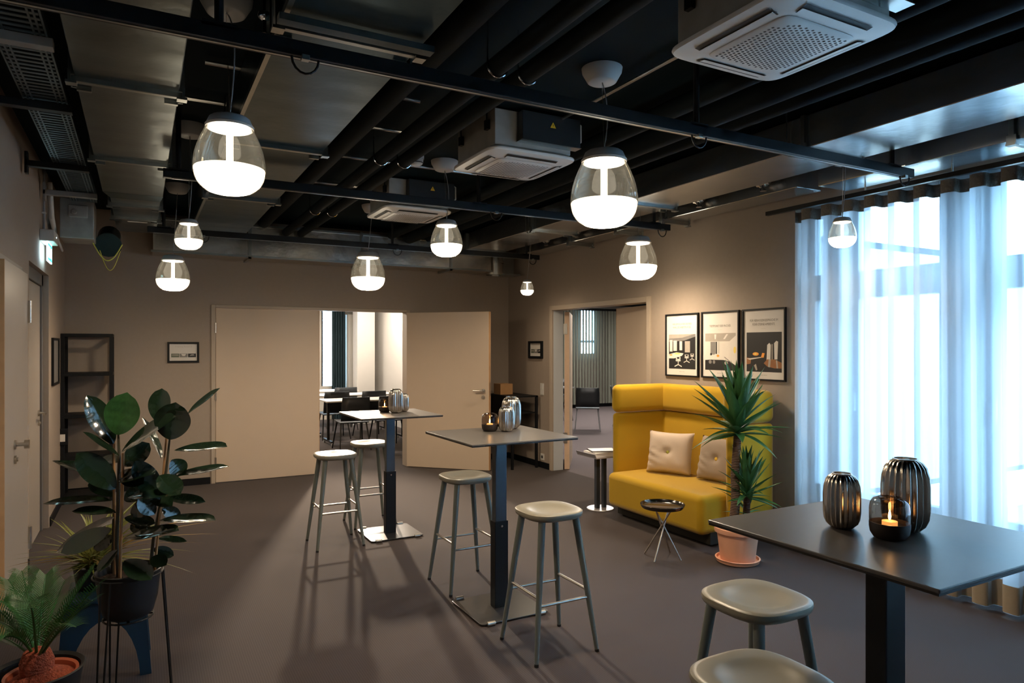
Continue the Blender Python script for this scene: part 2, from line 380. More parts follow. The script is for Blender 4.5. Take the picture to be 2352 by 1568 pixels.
# doorway to the meeting room in the wall with the posters
d = sempty('door_2', 'doorway to the meeting room with two leaves', 'door')
b = MB(); b.box((XR - .02, 5.64, 0), (XR + T, 5.70, 2.16)); b.box((XR - .02, 5.70, 2.10), (XR + T, 7.60, 2.16)); b.box((XR - .02, 7.60, 0), (XR + .01, 7.66, 2.16))
b.obj('door_frame', 'frame_paint', d, bevel=.004)
MB().box((XR + .01, 7.60, 0), (XR + T, 7.63, 2.10)).obj('door_jamb', 'jamb_daylit', d, bevel=.003)
a = math.radians(9); dv = Vector((math.sin(a), math.cos(a), 0)); nv = Vector((-math.cos(a), math.sin(a), 0)); P0 = Vector((XR + T - .01, 5.71, 0))
lf = slab(MB(), P0, dv, nv, 0, .93, -.045, 0, .008, 2.085).obj('inner_leaf', 'door_paint', d, bevel=.002)
slab(MB(), P0, dv, nv, .93, .936, -.045, 0, .008, 2.085).obj('leaf_edge', 'wood_edge', lf)
lever(lf, P0 + dv * .86 - nv * .045 + Vector((0, 0, 1.05)), -nv, -dv)
a = math.radians(36); dv = Vector((math.sin(a), math.cos(a), 0)); nv = Vector((-math.cos(a), math.sin(a), 0)); P0 = Vector((XR + T + .015, 7.60, 0))
lf = slab(MB(), P0, dv, nv, .006, .93, -.07, -.004, .008, 2.085).obj('outer_leaf', 'door_paint', d, bevel=.002)
slab(MB(), P0, dv, nv, 0, .006, -.07, -.004, .008, 2.085).obj('leaf_edge', 'pale_wood', lf)
for z in (.42, 1.86):
    slab(MB(), P0, dv, nv, -.006, 0, -.04, 0.01, z - .07, z + .07).obj('hinge', 'steel', d)

# grey door on the left wall
d = sempty('door_3', 'grey door with steel knob, nearly closed', 'door')
b = MB(); b.box((XL, 4.66, 0), (XL + .02, 4.72, 2.16)); b.box((XL, 5.63, 0), (XL + .02, 5.67, 2.16)); b.box((XL, 4.66, 2.12), (XL + .02, 5.67, 2.16))
b.obj('door_frame', 'wall_pale', d, bevel=.003)
a = 0.0; dv = Vector((math.sin(a), -math.cos(a), 0)); nv = Vector((math.cos(a), math.sin(a), 0)); P0 = Vector((XL + .022, 5.625, 0))
lf = slab(MB(), P0, dv, nv, 0, .90, -.02, .03, .008, 2.115).obj('leaf', 'door_grey', d, bevel=.002)
slab(MB(), P0, dv, nv, .90, .906, -.02, .03, .008, 2.115).obj('leaf_edge', 'wood_edge', lf)
for z in (.33, 1.86):
    MB().tube([P0 + nv * .042 + dv * -.004 + Vector((0, 0, z - .075)), P0 + nv * .042 + dv * -.004 + Vector((0, 0, z + .075))], .011, 12).obj('hinge', 'steel', d, True)
k = P0 + dv * .56 + nv * .03 + Vector((0, 0, 1.03))
MB().tube([k, k + nv * .01], .028, 18).tube([k + nv * .01, k + nv * .05], .012, 12).tube([k + nv * .05, k + nv * .075], .027, 18).obj('knob', 'steel', lf, True)
k = k - Vector((0, 0, .09)); MB().tube([k, k + nv * .012], .025, 18).tube([k + nv * .012, k + nv * .02], .012, 12).obj('lock_rosette', 'steel', lf, True)

# recessed door further along the left wall
d = sempty('door_4', 'recessed grey door under the exit sign', 'door')
b = MB(); b.box((XL - .1, 6.12, 0), (XL - .04, 6.20, 2.26)); b.box((XL - .1, 7.27, 0), (XL - .04, 7.35, 2.26)); b.box((XL - .1, 6.12, 2.16), (XL - .04, 7.35, 2.26))
b.obj('door_frame', 'frame_dark', d, bevel=.004)
lf = MB().box((XL - .1, 6.20, .008), (XL - .055, 7.26, 2.155)).obj('leaf', 'door_grey', d, bevel=.002)
lever(lf, (XL - .055, 7.14, 1.05), (1, 0, 0), (0, -1, 0))

# windows behind the curtain
def window(n, y0, y1, label):
    w_ = sempty('window_%d' % n, label, 'window'); x0, x1 = XR + .14, XR + .22
    fr = MB(); f = .075
    fr.box((x0, y0, .08), (x1, y0 + f, 2.78)); fr.box((x0, y1 - f, .08), (x1, y1, 2.78))
    for z0, z1 in ((.08, .50), (2.00, 2.21), (2.71, 2.78)): fr.box((x0, y0 + f, z0), (x1, y1 - f, z1))
    fr.obj('window_frame', 'window_white', w_, bevel=.004)
    for z0, z1 in ((.50, 2.00), (2.21, 2.71)):
        MB().box((x0 + .035, y0 + f, z0), (x0 + .045, y1 - f, z1)).obj('pane', 'window_glass', w_)
    MB().box((x0 - .03, y1 - .06, 1.12), (x0, y1 - .035, 1.27)).obj('handle', 'window_white', w_, bevel=.006)
window(1, 3.60, 3.83, 'narrow side window pane beside the poster wall')
for i in range(6):
    window(2 + i, 2.68 - i, 3.44 - i, 'tall white framed window behind the sheer curtain, %s from the poster wall' % ('first', 'second', 'third', 'fourth', 'fifth', 'sixth')[i])
b = MB()
for i in range(7):
    yt = 3.60 - i if i == 0 else 2.68 - (i - 1); yb = 3.44 if i == 0 else 2.44 - (i - 1)
    b.box((XR + .06, yb, 0), (XR + .26, yt, 2.78))
b.box((XR + .02, -2.7, 0), (XR + .26, 3.83, .08))
struct(b.obj('trim_1', 'window_white', bevel=.004), 'pale piers between the tall windows', 'trim')

# outside: ground and a pale building across the street
struct(MB().box((XR + .3, -30, -.6), (40, 4.8, -.5)).obj('ground', 'paving'), 'pale pavement outside the windows', 'ground')
bd = thing('office_building', 'pale office building across the street behind the curtain', 'building', (19, -4, -.5))
MB().box((0, -16, 0), (6, 8, 9)).obj('wall', 'facade', bd)
for r in range(3):
    for q in range(8):
        MB().box((-.05, -15 + q * 2.9, 1.0 + r * 2.9), (.02, -13.2 + q * 2.9, 2.7 + r * 2.9)).obj('window', 'facade_dark', bd)

# training room behind the double door
TX0, TX1, TY1 = .4, 4.60, 15.4
struct(MB().box((TX0, YB + T, -.1), (TX1, TY1, 0)).obj('floor_training_room', 'carpet'), 'dark carpet of the training room', 'floor')
struct(MB().box((TX0, YB + T, 2.9), (TX1, TY1, 3.0)).obj('ceiling_training_room', 'ceiling_dark'), 'dark ceiling of the training room', 'ceiling')
b = MB(); b.box((TX0 - .1, TY1, 0), (3.55, TY1 + .1, 3)); b.box((3.95, TY1, 0), (TX1 + .1, TY1 + .1, 3)); b.box((3.55, TY1, 2.6), (3.95, TY1 + .1, 3)); b.box((3.55, TY1, 0), (3.95, TY1 + .1, .75))
struct(b.obj('wall_training_far', 'beige_wall'), 'beige far wall of the training room', 'wall')
struct(MB().box((TX1, YB + T, 0), (TX1 + .1, TY1, 3)).obj('wall_training_side', 'white_wall'), 'bright white side wall of the training room', 'wall')
struct(MB().box((TX0 - .1, YB + T, 0), (TX0, TY1, 3)).obj('wall_training_inner', 'beige_wall'), 'beige inner wall of the training room', 'wall')
wd = sempty('window_20', 'daylit window at the end of the training room', 'window')
MB().box((3.55, TY1 + .03, .75), (3.95, TY1 + .05, 2.6)).obj('pane', 'window_glass', wd)
b = MB(); b.box((3.55, TY1 + .0, .75), (3.58, TY1 + .09, 2.6)); b.box((3.92, TY1 + .0, .75), (3.95, TY1 + .09, 2.6)); b.obj('window_frame', 'black_matte', wd)
struct(MB().box((4.02, 14.2, 0), (4.40, 14.55, 2.9)).obj('column_training_room', 'white_wall', bevel=.006), 'white square column in the training room', 'column')
struct(MB().box((4.53, 15.30, 0), (TX1, TY1, 2.9)).obj('trim_2', 'black_matte'), 'narrow dark strip in the corner of the training room', 'trim')

# meeting room beyond the doorway
MX0, MX1, MY0, MY1 = XR + T, 14.0, 5.0, 15.2
struct(MB().box((MX0, MY0, -.1), (MX1, MY1, 0)).obj('floor_meeting_room', 'carpet_far'), 'grey mauve carpet of the meeting room', 'floor')
struct(MB().box((MX0, MY0, 2.75), (MX1, MY1, 2.85)).obj('ceiling_meeting_room', 'ceiling_dark'), 'dark ceiling of the meeting room', 'ceiling')
b = MB(); b.box((MX0, MY1, 0), (10.33, MY1 + .1, 2.75)); b.box((10.85, MY1, 0), (MX1, MY1 + .1, 2.75)); b.box((10.33, MY1, 0), (10.85, MY1 + .1, 1.45)); b.box((10.33, MY1, 2.6), (10.85, MY1 + .1, 2.75))
struct(b.obj('wall_meeting_far', 'wall_pale'), 'grey far wall of the meeting room', 'wall')
b = MB(); b.box((MX1, MY0, 0), (MX1 + .1, MY1, 2.75)); b.box((MX0, MY0 - .1, 0), (MX1, MY0, 2.75))
struct(b.obj('wall_meeting_side', 'wall_pale'), 'grey side wall of the meeting room', 'wall')
struct(MB().box((MX0, YB + T, 0), (MX0 + .05, MY1, 2.75)).obj('wall_meeting_inner', 'wall_pale'), 'grey partition of the meeting room', 'wall')
wd = sempty('window_21', 'daylit window behind the vertical blind', 'window')
MB().box((10.33, MY1 + .03, 1.45), (10.85, MY1 + .05, 2.6)).obj('pane', 'window_glass', wd)
b = MB(); b.box((10.33, MY1, 1.45), (10.37, MY1 + .09, 2.6)); b.box((10.81, MY1, 1.45), (10.85, MY1 + .09, 2.6)); b.box((10.37, MY1 + .01, 1.74), (10.81, MY1 + .08, 1.80)); b.obj('window_frame', 'window_white', wd)

# ------------------------------------------------------------------ pendant lamps
KEY = [(0, .0), (.20, .016), (.33, .06), (.415, .13), (.468, .215), (.493, .31), (.50, .40), (.493, .50), (.470, .62), (.432, .74), (.382, .86), (.312, 1.0)]
def smooth(P, n=4):                          # Catmull-Rom through the key points of a profile
    out = []
    for i in range(len(P) - 1):
        p0, p1, p2, p3 = P[max(0, i - 1)], P[i], P[i + 1], P[min(len(P) - 1, i + 2)]
        for k in range(n):
            u = k / n; out.append(tuple(.5 * (2 * p1[c] + (p2[c] - p0[c]) * u + (2 * p0[c] - 5 * p1[c] + 4 * p2[c] - p3[c]) * u * u + (3 * p1[c] - p0[c] - 3 * p2[c] + p3[c]) * u ** 3) for c in (0, 1)))
    return [(max(0, r), max(0, z)) for r, z in out] + [P[-1]]
PROF = smooth(KEY)
def pendant(x, y, z0, D, canopy, label, bend=.03):
    t = thing('pendant_lamp', label, 'pendant lamp', (x, y, z0), 0, 'glass pendant lamps')
    MB().lathe([(r * D, z * D) for r, z in PROF], 64).obj('glass_globe', 'lamp_glass', t, True)
    fill = [(r * D * .985, z * D + .002) for r, z in PROF if z < .365]
    k = [i for i, (r, z) in enumerate(fill) if z < .065 * D][-1]
    bw = MB().lathe(fill[:k + 1], 64); bw.m = 1; bw.lathe(fill[k:], 64); bw.obj('frosted_bowl', ['lamp_glow_large' if D > .33 else 'lamp_glow', 'lamp_glow_side'], t, True)
    MB().lathe([(fill[-1][0], fill[-1][1]), (.488 * D, .375 * D), (.25 * D, .395 * D), (.06 * D, .42 * D)], 40).obj('frosted_rim', 'lamp_glow_soft', t, True)
    MB().lathe([(.05 * D, .41 * D), (.05 * D, .95 * D)], 16).obj('light_rod', 'lamp_glow_soft', t, True)
    MB().lathe([(0, .955 * D), (.30 * D, .955 * D), (.30 * D, .985 * D), (0, .985 * D)], 32).obj('light_disc', 'lamp_glow_soft', t, True)
    MB().lathe([(.335 * D, .97 * D), (.34 * D, 1.005 * D), (.33 * D, 1.015 * D), (.31 * D, 1.02 * D)], 40).obj('collar', 'pale_collar', t, True)
    MB().lathe([(.325 * D, 1.005 * D), (.315 * D, 1.04 * D), (.285 * D, 1.11 * D), (.25 * D, 1.135 * D), (.16 * D, 1.145 * D), (.14 * D, 1.165 * D), (0, 1.17 * D)], 40).obj('lamp_cap', 'grey_cap', t, True)
    top = 1.165 * D; cx, cy = canopy[0] - x, canopy[1] - y; zc = ZC - z0
    pts = []
    for i in range(13):
        u = i / 12; s = math.sin(u * PI) * bend
        pts.append((cx * u ** 3 + s * .6, cy * u ** 3 - s * .3, top + (zc - .07 - top) * u))
    MB().tube(pts, .003, 6).obj('power_cable', 'cable_grey', t, True)
    MB().tube([(0, 0, top), (cx, cy, zc - .07)], .0015, 5).obj('suspension_wire', 'steel', t)
    MB().lathe([(0, zc - .078), (.072, zc - .078), (.080, zc - .073), (.108, zc - .025), (.112, zc), (0, zc)], 36, (cx, cy, 0)).obj('ceiling_canopy', 'canopy_white', t, True)
    return t
mat('pale_collar', (.55, .50, .46), .4, noise=(8, .03))
pendant(.303, 2.83, 2.207, .262, (.33, 3.22), 'glass pendant lamp over the floor by the steel duct, beside the tall black fern stand')
pendant(2.20, 3.00, 2.265, .362, (2.23, 3.06), 'large glass pendant lamp above the stool beside the centre bar table')
pendant(4.20, 3.008, 2.297, .178, (4.245, 3.03), 'small glass pendant lamp hanging directly before the sheer curtain')
pendant(.288, 5.09, 2.277, .178, (.30, 5.2), 'small glass pendant lamp under the middle track end beside the steel duct')
pendant(2.20, 5.16, 2.357, .262, (2.2, 5.2), 'glass pendant lamp hung beside the far ceiling air conditioner')
pendant(4.16, 5.13, 2.257, .362, (4.245, 5.2), 'large glass pendant lamp hung in front of the framed posters')
pendant(.27, 7.15, 2.145, .292, (.31, 7.16), 'glass pendant lamp near the end wall beside the black shelf')
pendant(2.15, 7.18, 2.228, .362, (2.2, 7.2), 'large glass pendant lamp in front of the double door')
pendant(4.16, 7.25, 2.254, .165, (4.245, 7.25), 'tiny glass pendant lamp near the corner with the meeting room door')

# ------------------------------------------------------------------ black lamp tracks
def track(y, ends, label, posts):
    z = 2.72; t = thing('lamp_track', label, 'lamp track', (0, y, z), 0, 'black tracks carrying the lamps')
    MB().box((ends[0], -.025, 0), (ends[1], .025, .058)).obj('rail', 'black_metal', t, bevel=.003)
    MB().box((ends[0] + .05, -.006, -.003), (ends[1] - .05, .006, .0)).obj('rail_slot', 'galv_rail', t)
    for x in posts:
        MB().tube([(x, 0, .04), (x, 0, ZC - z)], .016, 8).cbox((x, 0, .055), (.12, .05, .02)).obj('hanger_post', 'black_metal', t)
    for x in (.55, 2.55, ends[1] - .10):
        pts = [(x - .05 + .05 * (1 - math.cos(i * PI / 8)), -.02, -.004 - .06 * math.sin(i * PI / 8)) for i in range(9)]
        MB().tube(pts, .005, 6).obj('cable_loop', 'black_metal', t, True)
        MB().cbox((x, -.02, -.004), (.03, .03, .02)).obj('cable_clip', 'galv_rail', t, bevel=.003)
track(2.67, (-.66, 4.42), 'long black lamp track ending above the curtain', (.25, 2.55, 4.22))
track(4.97, (.13, 4.40), 'black lamp track passing the two ceiling air conditioners', (.22, 2.4, 4.22))
track(7.41, (.06, 4.42), 'black lamp track beside the end wall duct', (.20, 2.5, 4.24))

# ------------------------------------------------------------------ ventilation ducts
def duct(name, label, x0, x1, z0, z1, ys, group='galvanised ventilation ducts', m='galv', over=.025, clips=True):
    t = thing(name, label, 'duct', ((x0 + x1) / 2, ys[0], z0), 0, group); cx = (x0 + x1) / 2; hw = (x1 - x0) / 2; h = z1 - z0
    for i in range(len(ys) - 1):
        a, b_ = ys[i] - ys[0], ys[i + 1] - ys[0]
        MB().box((-hw, a + .002, 0), (hw, b_ - .002, h)).obj('duct_section', m, t, bevel=.004, seg=1)
    for y in ys[1:-1]:
        a = y - ys[0]; o_ = over; f = MB()
        f.box((-hw - o_, a - .016, -o_), (hw + o_, a + .016, .003)); f.box((-hw - o_, a - .016, .003), (-hw + .003, a + .016, h)); f.box((hw - .003, a - .016, .003), (hw + o_, a + .016, h))
        fl = f.obj('flange', 'galv_rail', t, bevel=.003, seg=1)
        for s in (-1, 1):
            MB().cbox((s * (hw + o_ - .012), a, -o_ - .004), (.045, .05, .012)).cbox((s * (hw + o_ - .005), a, .0), (.012, .05, .05)).obj('corner_bracket', 'galv_rail', fl)
        if clips:
            for s in (-1, 1):
                MB().cbox((s * (hw - .03), a + .12, -.012), (.06, .022, .02)).tube([(s * (hw - .008), a + .12, -.01), (s * (hw + .02), a + .12, -.01), (s * (hw + .02), a + .12, ZC - z0)], .004, 6).obj('hanger', 'galv_rail', t)
    return t
duct('ventilation_duct', 'narrow steel ventilation duct above the grey doors', -.262, .165, 2.85, 3.10, [1.0, 2.2, 3.68, 5.15, 6.28], m='galv_half_lit')
t = duct('ventilation_duct', 'short stepped steel duct with white sticker above the black shelf', -.215, .15, 2.84, 3.08, [6.45, 6.70, 7.36, 8.28], m='galv_half_lit')
b = MB()
b.add([(-.262, 6.282, 2.85), (.165, 6.282, 2.85), (.165, 6.282, 3.1), (-.262, 6.282, 3.1), (-.215, 6.45, 2.84), (.15, 6.45, 2.84), (.15, 6.45, 3.08), (-.215, 6.45, 3.08)], [(0, 1, 5, 4), (1, 2, 6, 5), (2, 3, 7, 6), (3, 0, 4, 7)])
b.v = [tuple(Vector(p) - t.location) for p in b.v]; b.obj('taper', 'galv', t)
MB().cbox((.01, 1.12, -.004), (.17, .05, .004)).obj('sticker', 'paper', t)
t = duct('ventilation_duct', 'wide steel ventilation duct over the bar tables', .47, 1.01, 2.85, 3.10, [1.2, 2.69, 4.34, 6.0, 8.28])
MB().box((-.30, 1.36, -.045), (.30, 1.41, -.02)).obj('support_rail', 'galv_rail', t)
MB().box((-.278, 0, -.004), (-.258, 7.0, .022)).obj('edge_fold', 'galv_rail', t)
t = thing('ventilation_duct', 'steel cross duct running along the end wall above the double door', 'duct', (.1, 8.42, 2.65), 0, 'galvanised ventilation ducts')
for i, (a_, b_) in enumerate(((0.02, 1.0), (1.004, 2.3), (2.304, 3.5), (3.504, 4.1))):
    MB().box((a_, -.12, 0), (b_, .28, .37)).obj('duct_section', 'galv_x_lit', t, bevel=.004, seg=1)
for a_ in (1.0, 2.3, 3.5):
    fl = MB().box((a_ - .014, -.14, -.02), (a_ + .018, -.118, .39)).box((a_ - .014, -.14, -.02), (a_ + .018, .3, .002)).obj('flange', 'galv_rail', t)
MB().box((0, -.135, .35), (4.1, -.118, .375)).obj('edge_fold', 'galv_rail', t)
MB().box((0, -.135, -.004), (4.1, -.118, .018)).obj('lower_fold', 'galv_rail', t)
# elbow down to the corner
t2 = thing('duct_elbow', 'curved steel duct elbow near the corner with the tiny lamp', 'duct', (4.33, 8.45, 2.62))
for q in (-.06, .06): MB().tube([(q, 0, .3), (q, 0, ZC - 2.62)], .006, 6).obj('hanger_rod', 'steel', t2)
MB().lathe([(.11, 0), (.11, .36)], 24).lathe([(.125, .0), (.125, .03)], 24).lathe([(.125, .16), (.125, .19)], 24).obj('elbow_body', 'galv_x_lit', t2, True)
MB().box((.10, -.10, 0), (.36, .12, .02)).box((.10, -.10, .30), (.36, .12, .32)).box((.10, .10, .02), (.36, .12, .30)).obj('elbow_arm', 'galv_rail', t2)
# round duct and fan box in the left corner
t2 = thing('fan_box', 'dull steel fan box with round duct above the recessed door', 'ventilation unit', (-.47, 7.42, 2.60))
MB().box((-.16, -.15, 0), (.10, .25, .36)).obj('box_body', 'galv_dull', t2, bevel=.006)
MB().tube([(.20, .2, .02), (.20, .55, .02 + .12)], .10, 20).tube([(.20, .2, .0), (.20, .23, .01)], .115, 20).obj('round_duct', 'galv', t2, True)
MB().cbox((-.02, -.17, .24), (.15, .03, .11)).tube([(-.05, -.185, .23), (-.05, -.20, .23)], .025, 14).obj('actuator', 'galv_dull', t2, bevel=.01)
pts = [(.08 + .24 * i / 12, .10, -.0 - .16 * math.sin(PI * i / 12)) for i in range(13)]
MB().tube(pts, .006, 6).obj('earth_cable', 'cable_yellow', t2, True)
pts = [(.13 + .17 * i / 12, .22, -.05 - .19 * math.sin(PI * i / 12)) for i in range(13)]
MB().tube(pts, .004, 6).obj('cable', 'cable_yellow', t2, True)
# window side ducts
t = duct('ventilation_duct', 'long steel duct over the sofa, catching blue window light', 3.61, 4.13, 2.85, 3.05, [-1.0, 1.2, 2.84, 4.6, 6.17, 7.81, 8.25], m='galv_lit')
t = duct('ventilation_duct', 'low steel duct tight above the curtain rail', 4.37, 4.70, 2.80, 3.04, [-1.0, .6, 2.05, 3.33], clips=False, m='galv_lit')
t = duct('ventilation_duct', 'short low steel duct above the posters and door', 4.36, 4.64, 2.83, 3.0, [3.5, 5.0, 5.7, 6.6, 7.9], clips=False, over=.035, m='galv_lit')
for y, lab in ((3.75, 'above the curtain end'), (4.45, 'above the fireside poster'), (5.62, 'above the corner of the meeting room doorway'), (6.35, 'over the middle of the meeting room doorway'), (7.0, 'over the outer leaf of the meeting room doorway')):
    v = thing('pipe_valve', 'small steel pipe valve hung ' + lab, 'valve', (4.28, y, 2.90), 0, 'valves along the low duct')
    MB().tube([(0, 0, 0), (0, 0, ZC - 2.90)], .008, 8).obj('riser', 'steel', v)
    MB().tube([(0, -.06, 0), (0, .06, 0)], .018, 12).tube([(0, -.03, 0), (0, -.02, 0)], .03, 12).tube([(0, .02, 0), (0, .03, 0)], .03, 12).obj('valve_body', 'steel', v, True)
    MB().tube([(0, 0, -.045), (0, 0, .0)], .012, 10).tube([(0, 0, -.06), (0, 0, -.045)], .026, 12).obj('valve_head', 'chrome', v, True)

# ------------------------------------------------------------------ cable tray on the left
t = thing('cable_tray', 'perforated metal cable tray high along the grey door wall', 'cable tray', (-.44, 2.2, 2.92))
MB().box((-.10, 0, 0), (-.092, 5.0, .07)).obj('side_rail', 'tray_metal', t); MB().box((.092, 0, 0), (.10, 5.0, .07)).obj('side_rail', 'tray_metal', t)
for i in range(100):
    MB().box((-.09, .02 + i * .05, .0), (.09, .042 + i * .05, .004)).obj('rung', 'tray_metal', t) if i == 0 else None
rung = [o for o in t.children if o.name.startswith('rung')][0]
for i in range(1, 100):
    r = rung.copy(); COL.objects.link(r); r.parent = t; r.location = (0, i * .05, 0)
for x in (-.075, -.055, .055, .075): MB().box((x - .004, 0, -.002), (x + .004, 5.0, .006)).obj('stringer', 'tray_metal', t)
for i, y in enumerate((1.25, 2.15, 3.55, 4.55)):
    MB().box((-.26, y - .03, -.05), (.12, y + .03, -.01)).box((-.26, y - .03, -.10), (-.24, y + .03, .05)).obj('wall_bracket', 'galv_dull' if i in (0, 3) else 'black_metal', t, bevel=.003)
t = thing('conduit', 'thin grey conduit running down to the exit sign', 'conduit', (XL, 6.9, 2.6))
MB().tube([(.014, -.02, -.02), (.014, -.02, .55)], .009, 8).obj('pipe', 'cable_grey', t)
MB().cbox((.014, -.02, .14), (.028, .04, .015)).obj('clip', 'white_plastic', t)
t = thing('cable_duct', 'pale cable hose bent along the wall above the recessed door', 'cable', (XL, 7.42, 2.6))
MB().tube([(.03, -.3, .45), (.04, -.25, .15), (.05, .0, .02), (.06, .45, -.05)], [.022, .022, .016, .010], 10).obj('hose', 'white_plastic', t, True)

# ------------------------------------------------------------------ black pipes under the ceiling
def pipe(x, z, r, y0, y1, label, hooks=()):
    t = thing('ceiling_pipe', label, 'pipe', (x, y0, z), 0, 'black insulated ceiling pipes')
    MB().tube([(0, 0, 0), (0, y1 - y0, 0)], r, 18).obj('pipe_body', 'pipe_black', t, True)
    for y in hooks:
        k = MB(); rr = r + .006
        k.tube([(rr * math.cos(a), y - y0, rr * math.sin(a)) for a in [PI + i * PI / 12 for i in range(13)]], .005, 6)
        k.tube([(-rr, y - y0, 0), (-rr, y - y0, ZC - z)], .004, 6); k.obj('pipe_hook', 'chrome', t, True)
pipe(1.485, 2.95, .046, -1, 8.2, 'thin black insulated pipe next to the wide steel duct', (2.87, 4.65, 6.7))
pipe(1.655, 2.95, .046, -1, 8.2, 'thin black insulated pipe beside the ceiling air conditioners', (2.88, 4.65, 6.72))
pipe(1.24, 3.05, .07, -1, 8.2, 'thick black pipe tucked above the wide steel duct edge')
pipe(2.75, 3.02, .055, -1, 8.2, 'black pipe running just past the air conditioners toward windows')
pipe(2.98, 3.00, .075, -1, 8.2, 'thick black pipe midway between air conditioners and window duct')
pipe(3.25, 3.02, .055, -1, 8.2, 'black pipe beside the long window side duct')
for x0, x1, y, lab in ((.3, 1.5, 3.93, 'bright thin steel conduit crossing above the first small lamp'), (.2, 1.6, 4.55, 'thin steel conduit crossing above the wide duct'), (1.15, 2.6, 5.35, 'thin steel conduit holding the smoke detector'), (1.2, 2.2, 6.3, 'thin steel conduit crossing near the far air conditioner')):
    t = thing('conduit', lab, 'conduit', (x0, y, 3.12), 0, 'thin conduits under the ceiling')
    MB().tube([(0, 0, 0), (x1 - x0, 0, 0)], .012, 8).obj('pipe', 'steel', t, True)
t = thing('conduit', 'thin bright conduit running from the large lamp canopy toward windows', 'conduit', (2.42, 1.6, 3.11), 0)
MB().tube([(0, 0, 0), (0, 2.6, 0)], .010, 8).obj('pipe', 'steel', t, True)
t = thing('smoke_detector', 'round white smoke detector under a conduit', 'smoke detector', (1.90, 5.05, 3.04))
MB().lathe([(0, 0), (.03, 0), (.045, .012), (.052, .03), (.052, .05), (0, .052)], 28).obj('body', 'white_plastic', t, True)
MB().lathe([(.0475, .018), (.051, .018), (.051, .024), (.0475, .024)], 28).obj('slot', 'slot_dark', t)
MB().lathe([(.058, .05), (.058, .11)], 28).obj('base', 'white_plastic', t, True)
k = atD(607, 36, 2.75); t = thing('ceiling_hook', 'small chrome hanging hook beside the wide steel duct', 'hook', (k.x, k.y, k.z))
MB().tube([(0, 0, .02), (0, 0, ZC - k.z)], .006, 8).obj('rod', 'black_metal', t); MB().lathe([(.008, -.02), (.022, -.012), (.026, 0), (.022, .012), (.008, .02)], 20).obj('clamp', 'chrome', t, True); MB().tube([(0, 0, -.02), (0, 0, -.07)], .008, 10).obj('pin', 'black_metal', t)
b_ = thing('ceiling_socket', 'white junction box on the ceiling near the window duct', 'junction box', (3.2, 6.4, 3.05))
MB().box((-.09, -.05, 0), (.09, .05, .10)).obj('box_body', 'grey_cap', b_, bevel=.008)

